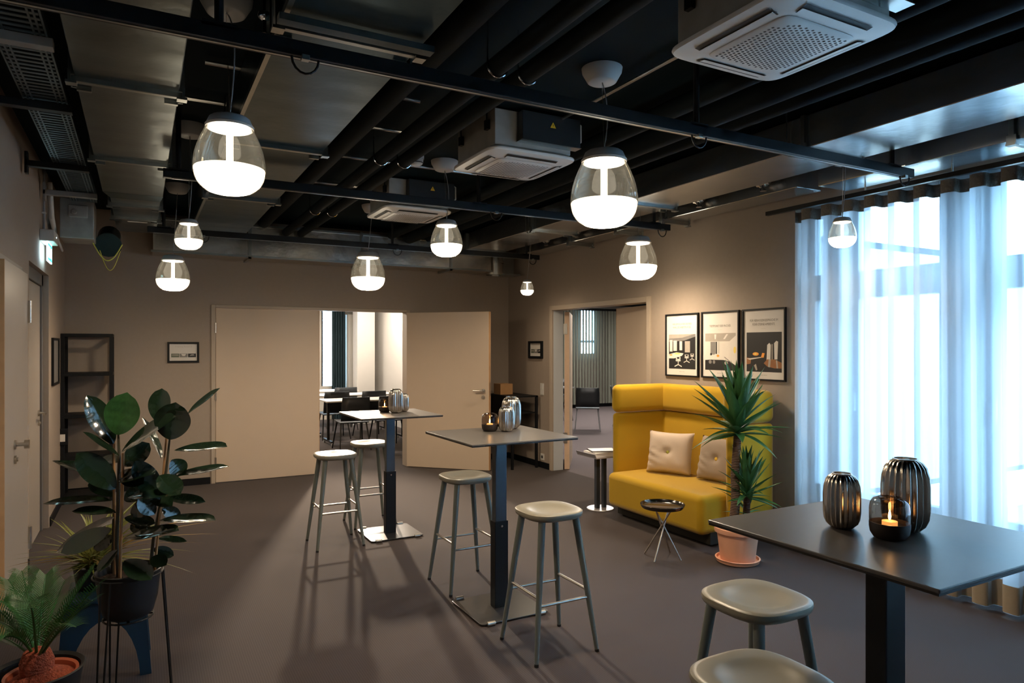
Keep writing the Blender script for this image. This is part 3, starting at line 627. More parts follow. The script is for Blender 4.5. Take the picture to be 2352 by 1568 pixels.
# ------------------------------------------------------------------ ceiling air conditioners
def air_conditioner(x, y, label):
    z = 2.85; t = thing('ceiling_air_conditioner', label, 'air conditioner', (x, y, z), 0, 'ceiling cassette air conditioners')
    h = .325; n = 40
    def ring(hx, zz, p=9):
        return [(math.copysign(abs(math.cos(a)) ** (2 / p), math.cos(a)) * hx, math.copysign(abs(math.sin(a)) ** (2 / p), math.sin(a)) * hx, zz) for a in [2 * PI * i / n + PI / n for i in range(n)]]
    rs = [ring(h * .88, .055), ring(h, .03), ring(h * 1.005, .022), ring(h * .99, .012), ring(h * .72, -.006), ring(h * .60, -.008)]
    p = MB(); vs = [q for r in rs for q in r]; fs = [(i * n + j, i * n + (j + 1) % n, (i + 1) * n + (j + 1) % n, (i + 1) * n + j) for i in range(len(rs) - 1) for j in range(n)]
    fs.append(tuple(range(n))); p.add(vs, fs); p.obj('panel', 'ac_white', t, True)
    g = MB(); gs = [ring(h * .64, -.0095), ring(h * .62, -.014), ring(h * .35, -.019), ring(h * .02, -.021)]
    vs = [q for r in gs for q in r]; g.add(vs, [(i * n + j, i * n + (j + 1) % n, (i + 1) * n + (j + 1) % n, (i + 1) * n + j) for i in range(3) for j in range(n)] + [tuple(range(3 * n, 4 * n))])
    gr = g.obj('intake_grille', 'ac_white', t, True)
    hb = MB(); m_ = 19
    for i in range(m_):
        for j in range(m_):
            if i + j < 3 or (m_ - 1 - i) + (m_ - 1 - j) < 3: continue
            u = (i - (m_ - 1) / 2) / ((m_ - 1) / 2) * .53; v = (j - (m_ - 1) / 2 + (.5 if i % 2 else 0)) / ((m_ - 1) / 2) * .53
            if abs(v) > .54: continue
            q = max(abs(u), abs(v)); zz = -.0215 if q < .02 else (-.0205 + (q - .02) / .33 * .002 if q < .35 else -.0185 + (q - .35) / .27 * .005) - .0004
            r_ = .0078 - .003 * q
            hb.poly([(u * h + r_ * math.cos(k * PI / 3), v * h + r_ * math.sin(k * PI / 3), zz - .0006) for k in range(6)])
    o = hb.obj('grille_holes', 'slot_dark', gr); o['kind'] = 'stuff'
    for k in range(4):
        a = k * PI / 2; R = Matrix.Rotation(a, 4, 'Z'); s = MB(); w_ = .58 * h; y0, y1 = .70 * h, .86 * h
        s.add([R @ Vector(q) for q in ((-w_, y0, -.0095), (w_, y0, -.0095), (w_, y1, -.0005), (-w_, y1, -.0005))], [(0, 1, 2, 3)])
        s.obj('air_slot', 'slot_dark', t)
        f_ = MB(); f_.add([R @ Vector(q) for q in ((-w_ * .98, y0 + .004, -.0125), (w_ * .98, y0 + .004, -.0125), (w_ * .98, y1 - .020, -.0085), (-w_ * .98, y1 - .020, -.0085), (-w_ * .98, y1 - .024, -.0055), (w_ * .98, y1 - .024, -.0055))], [(0, 1, 2, 3), (3, 2, 5, 4), (4, 5, 1, 0), (0, 3, 4), (1, 5, 2)])
        f_.obj('louvre', 'ac_white', t)
    bo = .285
    MB().box((-bo, -bo, .05), (bo, bo, ZC - z - .02)).obj('housing', 'ac_body', t, bevel=.006)
    MB().box((-bo + .16, -bo - .075, .085), (bo + .03, -bo - .001, ZC - z - .03)).obj('control_box', 'ac_dark', t, bevel=.004)
    MB().box((-bo + .155, -bo - .078, .082), (bo + .035, -bo - .001, .086)).obj('control_box_lip', 'galv_rail', t)
    k = Vector((.10, -bo - .0765, .185)); s_w = .022
    w_ = MB().add([k + Vector((-s_w, 0, 0)), k + Vector((s_w, 0, 0)), k + Vector((0, 0, 1.75 * s_w))], [(0, 1, 2)]).obj('warning_label', 'warning_yellow', t)
    e = k + Vector((0, -.0006, .006)); MB().add([e + Vector((.002, 0, .022)), e + Vector((-.005, 0, .010)), e + Vector((0, 0, .011)), e + Vector((-.002, 0, 0)), e + Vector((.005, 0, .013)), e + Vector((0, 0, .012))], [(0, 1, 2), (3, 4, 5)]).obj('bolt_symbol', 'print_black', w_)
    MB().tube([(bo + .02, -bo - .03, ZC - z - .03), (bo + .06, -bo - .03, ZC - z - .05), (bo + .06, -bo - .03, .14), (bo + .02, -bo - .03, .11)], .007, 8).obj('hose', 'white_plastic', t, True)
    for sx in (-1, 1):
        for sy in (-1, 1): MB().cbox((sx * (bo + .012), sy * .2, .19), (.024, .04, .06)).tube([(sx * (bo + .014), sy * .2, .2), (sx * (bo + .014), sy * .2, ZC - z)], .005, 6).obj('suspension_lug', 'black_metal', t)
    return t
air_conditioner(2.285, 1.92, 'ceiling air conditioner above the candle-lit table by the curtain')
air_conditioner(2.245, 4.11, 'ceiling air conditioner above the centre bar table')
air_conditioner(2.225, 6.13, 'ceiling air conditioner above the bar table before the double door')

# ------------------------------------------------------------------ exit sign
t = thing('exit_sign', 'glowing exit sign above the recessed grey door', 'exit sign', (XL, 6.88, 2.36))
MB().box((0, -.16, .13), (.10, .16, .225)).obj('housing', 'white_plastic', t, bevel=.006)
pn = MB().box((.045, -.15, -.03), (.056, .15, .128)).obj('sign_panel', 'exit_white', t)
b = MB()
b.box((.0562, -.14, -.02), (.0568, .14, .002)); b.box((.0562, -.14, .098), (.0568, .14, .12)); b.box((.0562, .03, .002), (.0568, .12, .098)); b.obj('pictogram_field', 'exit_green', pn)
b = MB(); b.box((.057, .055, .01), (.0575, .095, .09)); b.box((.057, -.09, .045), (.0575, -.02, .06)); b.add([(.0575, -.02, .035), (.0575, .015, .0525), (.0575, -.02, .07)], [(0, 1, 2)]); b.obj('arrow', 'exit_white', pn)
MB().tube([(.101, 0, .18), (.103, 0, .18)], .006, 10).obj('indicator', 'exit_white', t)

# ------------------------------------------------------------------ bar tables
def bar_table(x, y, zt, zlow, label):
    t = thing('bar_table', label, 'bar table', (x, y, 0), 0, 'square black bar tables')
    h = .353
    tp = MB().box((-h, -h, zt - .010), (h, h, zt)).obj('table_top', 'table_black', t, bevel=.0025)
    MB().box((-h + .002, -h + .002, zt - .016), (h - .002, h - .002, zt - .0102)).obj('edge_band', 'table_edge', tp)
    MB().box((-.13, -.13, zt - .026), (.13, .13, zt - .0162)).obj('mounting_plate', 'black_metal', t)
    MB().box((-.046, -.033, .012), (.046, .033, zlow)).obj('lower_column', 'black_metal', t, bevel=.004)
    MB().box((-.0385, -.0265, zlow - .05), (.0385, .0265, zt - .026)).obj('upper_column', 'column_steel', t, bevel=.003)
    MB().tube([(.0, -.0335, zlow - .03), (.0, -.038, zlow - .03)], .007, 12).obj('clamp_screw', 'chrome', t, True)
    pl = []
    for cx, cy, a0 in ((.205, .195, 0), (-.205, .195, 90), (-.205, -.195, 180), (.205, -.195, 270)):
        for k in range(5): a = math.radians(a0 + k * 22.5); pl.append((cx + .025 * math.cos(a), cy + .025 * math.sin(a), .006))
    MB().prism(pl, .008).obj('base_plate', 'base_metal', t, bevel=.002)
    for sx in (-1, 1):
        for sy in (-1, 1): MB().tube([(sx * .17 - .025, sy * .225, .014), (sx * .17 + .025, sy * .225, .014)], .0135, 10).obj('roller', 'steel', t, True)
    return t
mat('column_steel', (.10, .12, .14), .3, metal=.7, noise=(10, .06))
mat('base_metal', (.10, .10, .10), .28, metal=.8, noise=(12, .08))
bar_table(1.915, 1.232, 1.08, 1.0, 'black square bar table in front of the curtain with three dark vessels')
bar_table(1.962, 3.768, 1.08, .545, 'black square bar table between two olive stools in the room centre')
bar_table(1.908, 5.725, 1.045, .545, 'black square bar table standing before the double door')

# ------------------------------------------------------------------ bar stools
def bar_stool(x, y, label, rz=0):
    t = thing('bar_stool', label, 'bar stool', (x, y, 0), rz, 'olive grey bar stools')
    n = 48
    def ring(r, z, p=3.0, dz=0):
        out = []
        for i in range(n):
            a = 2 * PI * i / n; cx = math.copysign(abs(math.cos(a)) ** (2 / p), math.cos(a)); sy = math.copysign(abs(math.sin(a)) ** (2 / p), math.sin(a))
            out.append((cx * r, sy * r, z + dz * (abs(cx * sy)) ** 1.5))
        return out
    rs = [ring(.02, .698), ring(.10, .700), ring(.145, .706), ring(.163, .718), ring(.167, .732), ring(.165, .742), ring(.158, .7465), ring(.148, .7475), ring(.12, .746, 2.6), ring(.110, .7440, 2.2), ring(.096, .7385, 2), ring(.06, .732, 2), ring(.01, .7305, 2)]
    b = MB(); b.add([q for r in rs for q in r], [(i * n + j, i * n + (j + 1) % n, (i + 1) * n + (j + 1) % n, (i + 1) * n + j) for i in range(len(rs) - 1) for j in range(n)] + [tuple(range(n)), tuple(range((len(rs) - 1) * n, len(rs) * n))])
    b.obj('seat', 'stool_olive', t, True)
    def leg(sx, sy, z): k = 1 - z / .71; return Vector((sx * (.105 + .083 * k), sy * (.105 + .083 * k), z))
    for sx in (-1, 1):
        for sy in (-1, 1):
            l = MB().tube([leg(sx, sy, z) for z in (.012, .3, .55, .712)], [.0115, .0155, .0185, .0195], 14).obj('leg', 'stool_leg_shade', t, True)
            MB().tube([leg(sx, sy, 0), leg(sx, sy, .014)], .0118, 12).obj('foot_cap', 'rubber', l)
    for s in (-1, 1):
        MB().tube([leg(s, -1, .325), leg(s, 1, .325)], .0078, 10).obj('footrest', 'steel', t, True)
        MB().tube([leg(-1, s, .287), leg(1, s, .287)], .0078, 10).obj('footrest', 'steel', t, True)
    return t
st = bar_stool(1.95, 3.165, 'olive bar stool with sunlit beige seat on the sofa facing side of centre table')
st['label'] = 'olive bar stool at the centre table, on the side toward the candle-lit table'
dup(st, 'olive bar stool at the centre table, half behind its black column', (1.958, 4.27, 0))
dup(st, 'olive bar stool with bright lit seat beside the far table, before closed door leaf', (1.415, 5.655, 0))
dup(st, 'olive bar stool partly hidden behind the far table column', (1.862, 6.17, 0))
dup(st, 'olive bar stool drawn up to the table with the lit candle, by the terracotta pot', (1.905, 1.70, 0))
dup(st, 'olive bar stool beside another stool at the candle-lit table, further from the terracotta pot', (1.445, 1.27, 0))

# ------------------------------------------------------------------ vases and candle holders
def vase(x, y, z, r, h, label, n=22):
    t = thing('ribbed_vase', label, 'vase', (x, y, z), random.random(), 'dark ribbed metallic vases')
    pr = [(0, .004), (.50, .004), (.60, .010), (.66, .03), (.83, .08), (.95, .17), (1, .30), (1, .62), (.965, .76), (.86, .88), (.70, .95), (.52, .985)]
    MB().lathe([(a * r, b * h) for a, b in pr], n * 6, flute=(n, .05, lambda u: max(0, min(1, 4.5 * u) * min(1, (1 - u) * 6 + .1)))).obj('body', 'vase_dark', t, True)
    MB().lathe([(.53 * r, .98 * h), (.55 * r, .99 * h), (.54 * r, h), (.48 * r, h), (.47 * r, .97 * h), (.44 * r, .90 * h), (0, .88 * h)], 40).obj('lip', 'vase_dark', t, True)
    return t
def candle_holder(x, y, z, r, h, label):
    t = thing('candle_holder', label, 'candle holder', (x, y, z), 0, 'smoked glass candle holders')
    MB().lathe([(0, .001), (.70 * r, .001), (.80 * r, .03 * h), (.95 * r, .14 * h), (r, .28 * h), (r, .40 * h), (.93 * r, .40 * h), (.93 * r, .30 * h), (0, .28 * h)], 40).obj('base_cup', 'candle_base', t, True)
    MB().lathe([(.985 * r, .405 * h), (r * 1.0, .5 * h), (r, .72 * h), (.95 * r, .86 * h), (.80 * r, .96 * h), (.58 * r, 1.0 * h), (.52 * r, .985 * h), (.50 * r, .95 * h)], 40).obj('glass_shade', 'smoke_glass', t, True)
    c = MB().lathe([(0, .29 * h), (.38 * r, .29 * h), (.38 * r, .42 * h), (.30 * r, .425 * h), (0, .415 * h)], 24).obj('tealight', 'wax', t, True)
    MB().lathe([(0, .44 * h), (.055 * r, .47 * h), (.075 * r, .53 * h), (.05 * r, .62 * h), (0, .70 * h)], 12).obj('flame', 'flame', c, True)
    return t
vase(1.848, 1.325, 1.08, .050, .163, 'shorter ribbed vase standing alone on the curtain side table')
vase(1.985, 1.215, 1.08, .062, .212, 'tall ribbed vase behind the candle on the curtain side table')
candle_holder(1.862, 1.185, 1.08, .0525, .116, 'smoked glass candle holder with lit tealight on the curtain side table')
vase(2.062, 3.86, 1.08, .050, .163, 'shorter ribbed vase in front of its taller twin on the centre table')
vase(2.165, 3.985, 1.08, .062, .212, 'tall ribbed vase half hidden by the shorter one on the centre table')
candle_holder(1.975, 3.925, 1.08, .0525, .116, 'smoked glass candle holder glowing beside vases on the centre table')
vase(1.965, 5.73, 1.045, .062, .212, 'tall ribbed vase on the far table before the double door')
vase(2.065, 5.82, 1.045, .050, .163, 'shorter ribbed vase peeping out behind the tall one on the far table')
candle_holder(1.905, 5.86, 1.045, .0525, .116, 'smoked glass candle holder glowing on the far table')

# ------------------------------------------------------------------ sofa
def sweep(b, path, th, z0, z1, r, nr=5, ends=True):   # rounded upholstery band swept along a path, th to the left of it
    path = [Vector((p[0], p[1], 0)) for p in path]; k = len(path); hz = (z1 - z0) / 2; zc = (z0 + z1) / 2; ht = th / 2
    def prof(ht_, hz_, r_):
        out = []
        for sx, sz, a0 in ((1, 1, 0), (-1, 1, 90), (-1, -1, 180), (1, -1, 270)):
            for i in range(nr + 1):
                a = math.radians(a0 + 90 * i / nr); out.append((sx * (ht_ - r_) + r_ * math.cos(a), sz * (hz_ - r_) + r_ * math.sin(a)))
        return out
    st = []
    for i in range(k):
        d0 = (path[i] - path[i - 1]).normalized() if i else (path[1] - path[0]).normalized(); d1 = (path[i + 1] - path[i]).normalized() if i < k - 1 else d0
        t_ = (d0 + d1).normalized(); nn = Vector((-t_.y, t_.x, 0)); sc = 1 / max(.5, t_.dot(d1)); st.append((path[i] + nn * ht * sc, t_, nn * sc, 0))
    if ends:
        e0 = [(st[0][0] - st[0][1] * r * math.sin(a), st[0][1], st[0][2], r * (1 - math.cos(a))) for a in [PI / 2 * j / nr for j in range(nr, 0, -1)]]
        e1 = [(st[-1][0] + st[-1][1] * r * math.sin(a), st[-1][1], st[-1][2], r * (1 - math.cos(a))) for a in [PI / 2 * j / nr for j in range(1, nr + 1)]]
        st = e0 + st + e1
    vs = []; fs = []; m = 4 * (nr + 1)
    for p, t_, nn, ins in st:
        ins = min(ins, ht * .92)
        for x, z in prof(ht - ins, hz - ins, max(.004, min(r - ins * .98, ht - ins))): vs.append(p + nn * -x + Vector((0, 0, zc + z)))
    for i in range(len(st) - 1):
        for j in range(m): fs.append((i * m + j, i * m + (j + 1) % m, (i + 1) * m + (j + 1) % m, (i + 1) * m + j))
    fs.append(tuple(range(m))); fs.append(tuple((len(st) - 1) * m + j for j in range(m)))
    return b.add(vs, fs)
sf = thing('high_back_sofa', 'mustard yellow high-back sofa with wings below the posters', 'sofa', (4.0, 4.68, 0))
def rel(pts): return [(p[0] - 4.0, p[1] - 4.68) for p in pts]
yo0, yo1, xb = 3.985, 5.405, 4.725
def U(x0, x1, r=.10, flare=0.0):
    def arc(cx, cy, rad, a0, a1, n=6): return [(cx + rad * math.cos(math.radians(a0 + (a1 - a0) * k / n)), cy + rad * math.sin(math.radians(a0 + (a1 - a0) * k / n))) for k in range(n + 1)]
    return rel([(x0, yo0 - flare)] + arc(xb - r, yo0 - flare * .3 + r, r, -90, 0) + arc(xb - r, yo1 + flare * .3 - r, r, 0, 90) + [(x1, yo1 + flare)])
sweep(MB(), U(4.22, 4.09), .078, .13, .980, .036).obj('lower_back', 'sofa_yellow', sf, True)
sweep(MB(), U(4.23, 4.10, .10, .012), .12, .984, 1.255, .058).obj('upper_bolster', 'sofa_yellow', sf, True)
MB().box((-.06, -.612, .10), (.64, .652, .42)).obj('seat', 'sofa_yellow', sf, True, bevel=.055, seg=5)
MB().box((.05, -.60, .02), (.66, .62, .12)).obj('plinth', 'sofa_dark', sf)
for sx in (.1, .6):
    for sy in (-.55, .57): MB().tube([(sx, sy, 0), (sx, sy, .03)], .025, 12).obj('foot', 'black_metal', sf)

def cushion(loc, rz, tilt, w, h, th, cm, bm_, label):
    t = thing('cushion', label, 'cushion', loc, rz, 'buttoned sofa cushions'); t.rotation_euler = (tilt, 0, rz)
    n = 22; b = MB(); vs = []; fs = []
    rnd = random.Random(label)
    ph = [rnd.random() * 6 for _ in range(4)]
    for side in (-1, 1):
        for i in range(n + 1):
            for j in range(n + 1):
                u = -1 + 2 * i / n; v = -1 + 2 * j / n
                pin = 1 - .07 * (1 - abs(u) ** 2) * abs(v) ** 4 * 1.0; pin2 = 1 - .07 * (1 - abs(v) ** 2) * abs(u) ** 4
                x = u * w / 2 * pin2; z = v * h / 2 * pin
                d = ((1 - u ** 4) * (1 - v ** 4)) ** .55 * th / 2
                if side < 0:
                    rr = math.hypot(u, v); d -= .028 * math.exp(-(rr / .16) ** 2)
                    e = (u + 1) * .9 + (v + 1) * .5
                    if v < .1 and u < -.2: d += .007 * math.sin(18 * (u * .5 + v * 1.0) + ph[0]) * min(1, (-.2 - u) * 2.5) * (1 - v ** 4)
                    d += .003 * math.sin(9 * u + 5 * v + ph[1]) * (1 - u ** 4) * (1 - v ** 4)
                vs.append((x, side * d, z + h / 2))
    m = (n + 1) ** 2
    for s in range(2):
        for i in range(n):
            for j in range(n):
                a = s * m + i * (n + 1) + j; fs.append((a, a + 1, a + n + 2, a + n + 1))
    b.add(vs, fs); o = b.obj('cover', cm, t, True)
    bm = bmesh.new(); bm.from_mesh(o.data); bmesh.ops.remove_doubles(bm, verts=bm.verts, dist=.0008); bmesh.ops.recalc_face_normals(bm, faces=bm.faces); bm.to_mesh(o.data); bm.free()
    bt = MB().lathe([(0, .010), (.012, .009), (.018, .004), (.019, 0), (0, -.006)], 20).obj('button', bm_, t, True); bt.rotation_euler = (PI / 2, 0, 0); bt.location = (0, -th / 2 + .024, h / 2)
    return t
cushion((4.375, 4.95, .425), -1.12, -.22, .45, .40, .16, 'cushion_beige', 'button_green', 'pale beige cushion with a green button on the yellow sofa')
cushion((4.48, 4.44, .425), -1.45, -.24, .45, .40, .15, 'cushion_taupe', 'button_yellow', 'taupe cushion with a yellow button, tucked beside the sofa wing')

# ------------------------------------------------------------------ side table with books
t = thing('side_table', 'grey metal pedestal side table beside the yellow sofa', 'side table', (4.06, 5.60, 0))
MB().lathe([(0, 0), (.135, 0), (.137, .004), (.132, .009), (0, .010)], 40).obj('base_disc', 'chrome_pale', t, True)
MB().box((-.06, -.02, .01), (-.015, .02, .53)).obj('post', 'side_table_post', t, bevel=.003); MB().box((.025, -.02, .01), (.065, .02, .53)).obj('post', 'side_table_post', t, bevel=.003)
MB().box((-.165, -.165, .53), (.165, .165, .538)).obj('tray', 'side_table_metal', t)
for s in (-1, 1): MB().add([(s * .165, -.165, .538), (s * .165, .165, .538), (s * .185, .165, .575), (s * .185, -.165, .575), (s * .161, -.165, .538), (s * .161, .165, .538), (s * .181, .165, .575), (s * .181, -.165, .575)], [(0, 1, 2, 3), (4, 5, 6, 7), (0, 3, 7, 4), (1, 2, 6, 5), (3, 2, 6, 7), (0, 1, 5, 4)]).obj('tray_lip', 'side_table_metal', t)
def book(loc, rz, d, cover, label, page='book_white'):
    t = thing('book', label, 'book', loc, rz, 'books on the side table'); x, y, h = d
    MB().box((-x / 2 + .004, -y / 2 + .004, .003), (x / 2 - .004, y / 2 - .004, h - .003)).obj('page_block', page, t)
    c = MB(); c.box((-x / 2, -y / 2, 0), (x / 2, y / 2, .0028)); c.box((-x / 2, -y / 2, h - .0028), (x / 2, y / 2, h)); c.box((-x / 2, -y / 2, .0028), (-x / 2 + .0035, y / 2, h - .0028)); c.obj('cover', cover, t)
    return t
book((4.055, 5.585, .539), -.05, (.26, .23, .040), 'book_white', 'thick white book lying on the grey side table')
o = book((4.075, 5.59, .580), -.35, (.26, .20, .012), 'book_black', 'thin magazine with pale brown cover on top of the white book')
mat('magazine_print', (.50, .38, .24), .4, noise=(25, .7))
MB().box((-.125, -.095, .0121), (.125, .095, .0126)).obj('cover_print', 'magazine_print', o)

# ------------------------------------------------------------------ tray table
t = thing('tray_table', 'small round dark metal tray table in front of the sofa', 'tray table', (3.53, 4.06, 0))
MB().lathe([(0, .392), (.150, .392), (.158, .396), (.166, .412), (.169, .416), (.170, .414), (.164, .398), (.156, .387), (0, .386)], 44).obj('tray', 'tray_dark', t, True)
for k in range(4):
    a = k * PI / 2 + .45; p0 = Vector((.15 * math.cos(a), .15 * math.sin(a), .006)); a2 = a + PI - .25
    p1 = Vector((.085 * math.cos(a2), .085 * math.sin(a2), .386)); MB().tube([p0, p1], .0058, 10).obj('leg', 'steel', t, True)

# ------------------------------------------------------------------ leaves
def leaf_mesh(name, L, W, m, fold=.12, droop=.1, prof='oval', nl=20, nw=8, bendside=0.0):
    vs = []; fs = []
    for i in range(nl + 1):
        u = i / nl
        if prof == 'oval': wd = (max(0, math.sin(PI * min(1, u * .99 + .005))) ** .62) * (1 - .18 * (1 - u)) * (1 if u < .93 else (1 - u) / .07 * .7 + .3 * (1 - u) / .07)
        elif prof == 'lance': wd = (.42 + .58 * min(1, u / .35)) * (1 if u < .4 else (1 - ((u - .4) / .6) ** 1.6))
        else: wd = (1 - u ** 3) * .9 + .02
        wd = max(wd, .012)
        for j in range(nw + 1):
            v = -1 + 2 * j / nw
            vs.append((v * W / 2 * wd + bendside * L * u * u, L * u, (v * v * .6 + abs(v) * .4) * W / 2 * wd * fold * 2 - droop * L * u * u + .022 * W * math.sin(34 * u) * abs(v) * (1.05 - abs(v)) * (prof == 'oval') + .012 * W * math.sin(9 * u)))
    for i in range(nl):
        for j in range(nw):
            a = i * (nw + 1) + j; fs.append((a, a + 1, a + nw + 2, a + nw + 1))
    me = bpy.data.meshes.new(name); me.from_pydata(vs, [], fs); me.materials.append(MATS[m]); me.polygons.foreach_set('use_smooth', [True] * len(fs)); me.update(); return me
def orient(base, ydir, zhint):
    y = Vector(ydir).normalized(); z = Vector(zhint); z = (z - y * z.dot(y)).normalized(); x = y.cross(z)
    M = Matrix((x, y, z)).transposed().to_4x4(); M.translation = base; return M

# rubber plant on a wire stand
RD = 3.05; rp = atD(295, 1320, RD); rp.z = 0
t = thing('rubber_plant', 'rubber plant with big dark glossy leaves and wooden stakes', 'potted plant', (rp.x, rp.y, .425))
org = Vector((rp.x, rp.y, .425))
SPEC = [  # base px, tip px, apparent width px, depth shift of base, of tip, young
    (260, 1019, 200, 907, 50, .02, -.04, 0), (270, 998, 292, 901, 68, -.03, -.06, 1), (390, 1009, 404, 923, 72, -.02, -.05, 0), (362, 968, 371, 891, 46, .06, .10, 0),
    (432, 950, 506, 891, 15, .05, .12, 0), (280, 1036, 397, 951, 26, -.03, -.12, 0), (369, 1052, 327, 956, 17, .0, .08, 0), (273, 1047, 189, 993, 24, -.03, -.10, 0),
    (400, 1034, 522, 1026, 32, .0, -.06, 0), (398, 1094, 526, 1072, 15, .02, .10, 0), (284, 1070, 343, 1017, 46, .04, .10, 0), (265, 1122, 176, 1040, 55, -.05, -.12, 0),
    (262, 1108, 124, 1056, 40, .06, .16, 0), (272, 1106, 357, 1090, 14, -.06, -.16, 0), (368, 1145, 309, 1058, 48, -.02, -.05, 0), (366, 1092, 414, 1135, 46, -.06, -.12, 0),
    (293, 1143, 414, 1132, 18, -.08, -.16, 0), (378, 1143, 472, 1152, 30, .05, .10, 0), (366, 1195, 495, 1190, 38, .0, -.04, 0), (254, 1150, 98, 1154, 24, .0, -.06, 0),
    (266, 1177, 165, 1170, 28, -.04, -.08, 0), (262, 1189, 128, 1268, 40, .02, .0, 0), (256, 1214, 140, 1270, 44, -.06, -.14, 0), (286, 1189, 357, 1200, 28, .03, .05, 0),
    (284, 1236, 410, 1216, 32, -.05, -.12, 0), (362, 1237, 430, 1241, 17, .03, .10, 0), (270, 1262, 222, 1313, 24, -.05, -.10, 0), (286, 1287, 348, 1331, 46, -.08, -.14, 0),
    (348, 1280, 382, 1297, 32, -.05, -.08, 0), (394, 1056, 421, 1090, 42, .06, .09, 0), (296, 1104, 346, 1078, 24, .04, .08, 0), (372, 1168, 415, 1190, 32, .06, .12, 0),
    (286, 1150, 330, 1120, 34, .05, .09, 0), (276, 1060, 226, 1052, 30, .06, .12, 0), (268, 1200, 200, 1215, 26, .06, .13, 0), (300, 1180, 360, 1150, 40, .02, .0, 0), (264, 1140, 205, 1105, 34, .05, .1, 0), (352, 1225, 300, 1205, 30, .04, .08, 0), (340, 1120, 395, 1160, 40, .03, -.02, 0), (262, 1230, 215, 1260, 30, .05, .08, 0), (356, 1180, 318, 1145, 36, .0, -.05, 0), (276, 1085, 330, 1110, 40, -.02, -.1, 0), (352, 1260, 400, 1275, 26, .06, .1, 0)]
CAMP = Vector((0, 0, H))
for bx, by, tx, ty, wp, db, dt, yg in SPEC:
    p, q = atD(bx, by, RD + db), atD(tx, ty, RD + dt); L = (q - p).length; wa = wp / F * RD
    W = max(wa, .42 * L); phi = math.acos(min(1, wa / W)); v = (CAMP - (p + q) / 2).normalized(); a = (q - p).normalized()
    n0 = (v - a * v.dot(a)).normalized(); b0 = a.cross(n0)
    phi = min(1.25, phi + random.uniform(.1, .45))
    c1 = n0 * math.cos(phi) + b0 * math.sin(phi); c2 = n0 * math.cos(phi) - b0 * math.sin(phi); nn = c1 if c1.z > c2.z else c2
    me = leaf_mesh('rubber_leaf', L, W * 1.16, 'rubber_leaf_young' if yg else 'rubber_leaf', .10, random.uniform(-.02, .06))
    o = link('leaf', me, t); o.matrix_local = orient(p - org, a, nn)
def st_path(pts, r, nm, m): MB().tube([atD(x, y, RD + dd) - org for x, y, dd in pts], r, 10).obj(nm, m, t, True)
st_path(((272, 1335, .0), (268, 1250, .0), (272, 1130, -.01), (274, 1050, -.01), (271, 985, -.02)), [.009, .008, .008, .007, .004], 'stem', 'stem_green')
st_path(((345, 1310, .03), (352, 1240, .03), (368, 1160, .02), (382, 1080, .01), (390, 1005, .0)), [.008, .007, .007, .006, .004], 'stem', 'stem_green')
st_path(((258, 1330, .05), (262, 1180, .04), (260, 1040, .03)), [.008, .007, .005], 'stem', 'stem_green')
st_path(((275, 1338, -.05), (283, 1040, -.04)), .0065, 'stake', 'stake'); st_path(((355, 1315, .02), (383, 1003, .02)), .0055, 'stake', 'stake'); st_path(((264, 1330, .03), (262, 1000, .03)), .005, 'stake', 'stake')
MB().lathe([(0, 0), (.085, 0), (.100, .015), (.118, .08), (.1305, .195), (.134, .202), (.130, .205), (.124, .195), (.122, .17)], 44).obj('pot', 'pot_black', t, True)
MB().lathe([(0, .172), (.122, .170)], 30).obj('soil', 'soil', t)
t = thing('plant_stand', 'tall black wire plant stand carrying the rubber plant', 'plant stand', (rp.x, rp.y, 0))
k = MB(); k.tube([(.139 * math.cos(i * PI / 18), .139 * math.sin(i * PI / 18), .612) for i in range(37)], .004, 6); k.obj('top_ring', 'black_metal', t, True)
MB().box((-.10, -.006, .416), (.10, .006, .4225)).box((-.006, -.10, .416), (.006, .10, .4225)).tube([(.10 * math.cos(i * PI / 12), .10 * math.sin(i * PI / 12), .419) for i in range(25)], .004, 6).obj('lower_ring', 'black_metal', t)
for kk in range(3):
    a = math.radians(-8 + kk * 120); pts = []
    for s in (-1, 1):
        a1 = a + s * .17; top = Vector((.139 * math.cos(a1), .139 * math.sin(a1), .612)); bot = Vector((.178 * math.cos(a + s * .07), .178 * math.sin(a + s * .07), .006))
        pts.append((top, bot))
    MB().tube([pts[0][0], pts[0][1], pts[1][1], pts[1][0]], .0042, 8).obj('leg', 'black_metal', t)

# blue arched stool with the grassy plant
t = thing('arched_stool', 'dark blue moulded stool with arched sides behind the plant stand', 'stool', (-.15, 4.0, 0))
n = 14
def arch(w, h, r, cy):
    o = [(-w, 0), (-w * .86, h * .93), (-w * .80, h), (w * .80, h), (w * .86, h * .93), (w, 0), (w - .05, 0)]
    o += [((w - .05) * math.cos(PI * i / n) * (1 - .06 * math.sin(PI * i / n)), (h - .10) * math.sin(PI * i / n)) for i in range(1, n)]
    o += [(-w + .05, 0)]; return o
for y in (-.165, .135): MB().prism([(p[0], y, p[1]) for p in arch(.20, .40, .1, 0)], .03, 1).obj('side_panel', 'stool_blue', t)
MB().box((-.165, -.175, .385), (.165, .175, .412)).obj('seat', 'stool_blue', t, True, bevel=.012, seg=3)
sp = thing('spider_plant', 'yellow green grassy plant on the blue arched stool', 'potted plant', (-.21, 4.02, .413))
MB().lathe([(0, 0), (.06, 0), (.07, .01), (.085, .11), (.088, .115), (.082, .115), (.078, .095), (0, .092)], 30).obj('pot', 'pot_black', sp, True)
blades = [leaf_mesh('grass_blade', 1, .055, m, .25, dr, 'lance', 10, 2, bs) for m, dr, bs in (('spider_leaf', .9, .1), ('spider_leaf', 1.2, -.12), ('spider_leaf', .6, .05), ('spider_dry', 1.5, .1), ('spider_leaf', 1.05, .2))]
rr = random.Random(3)
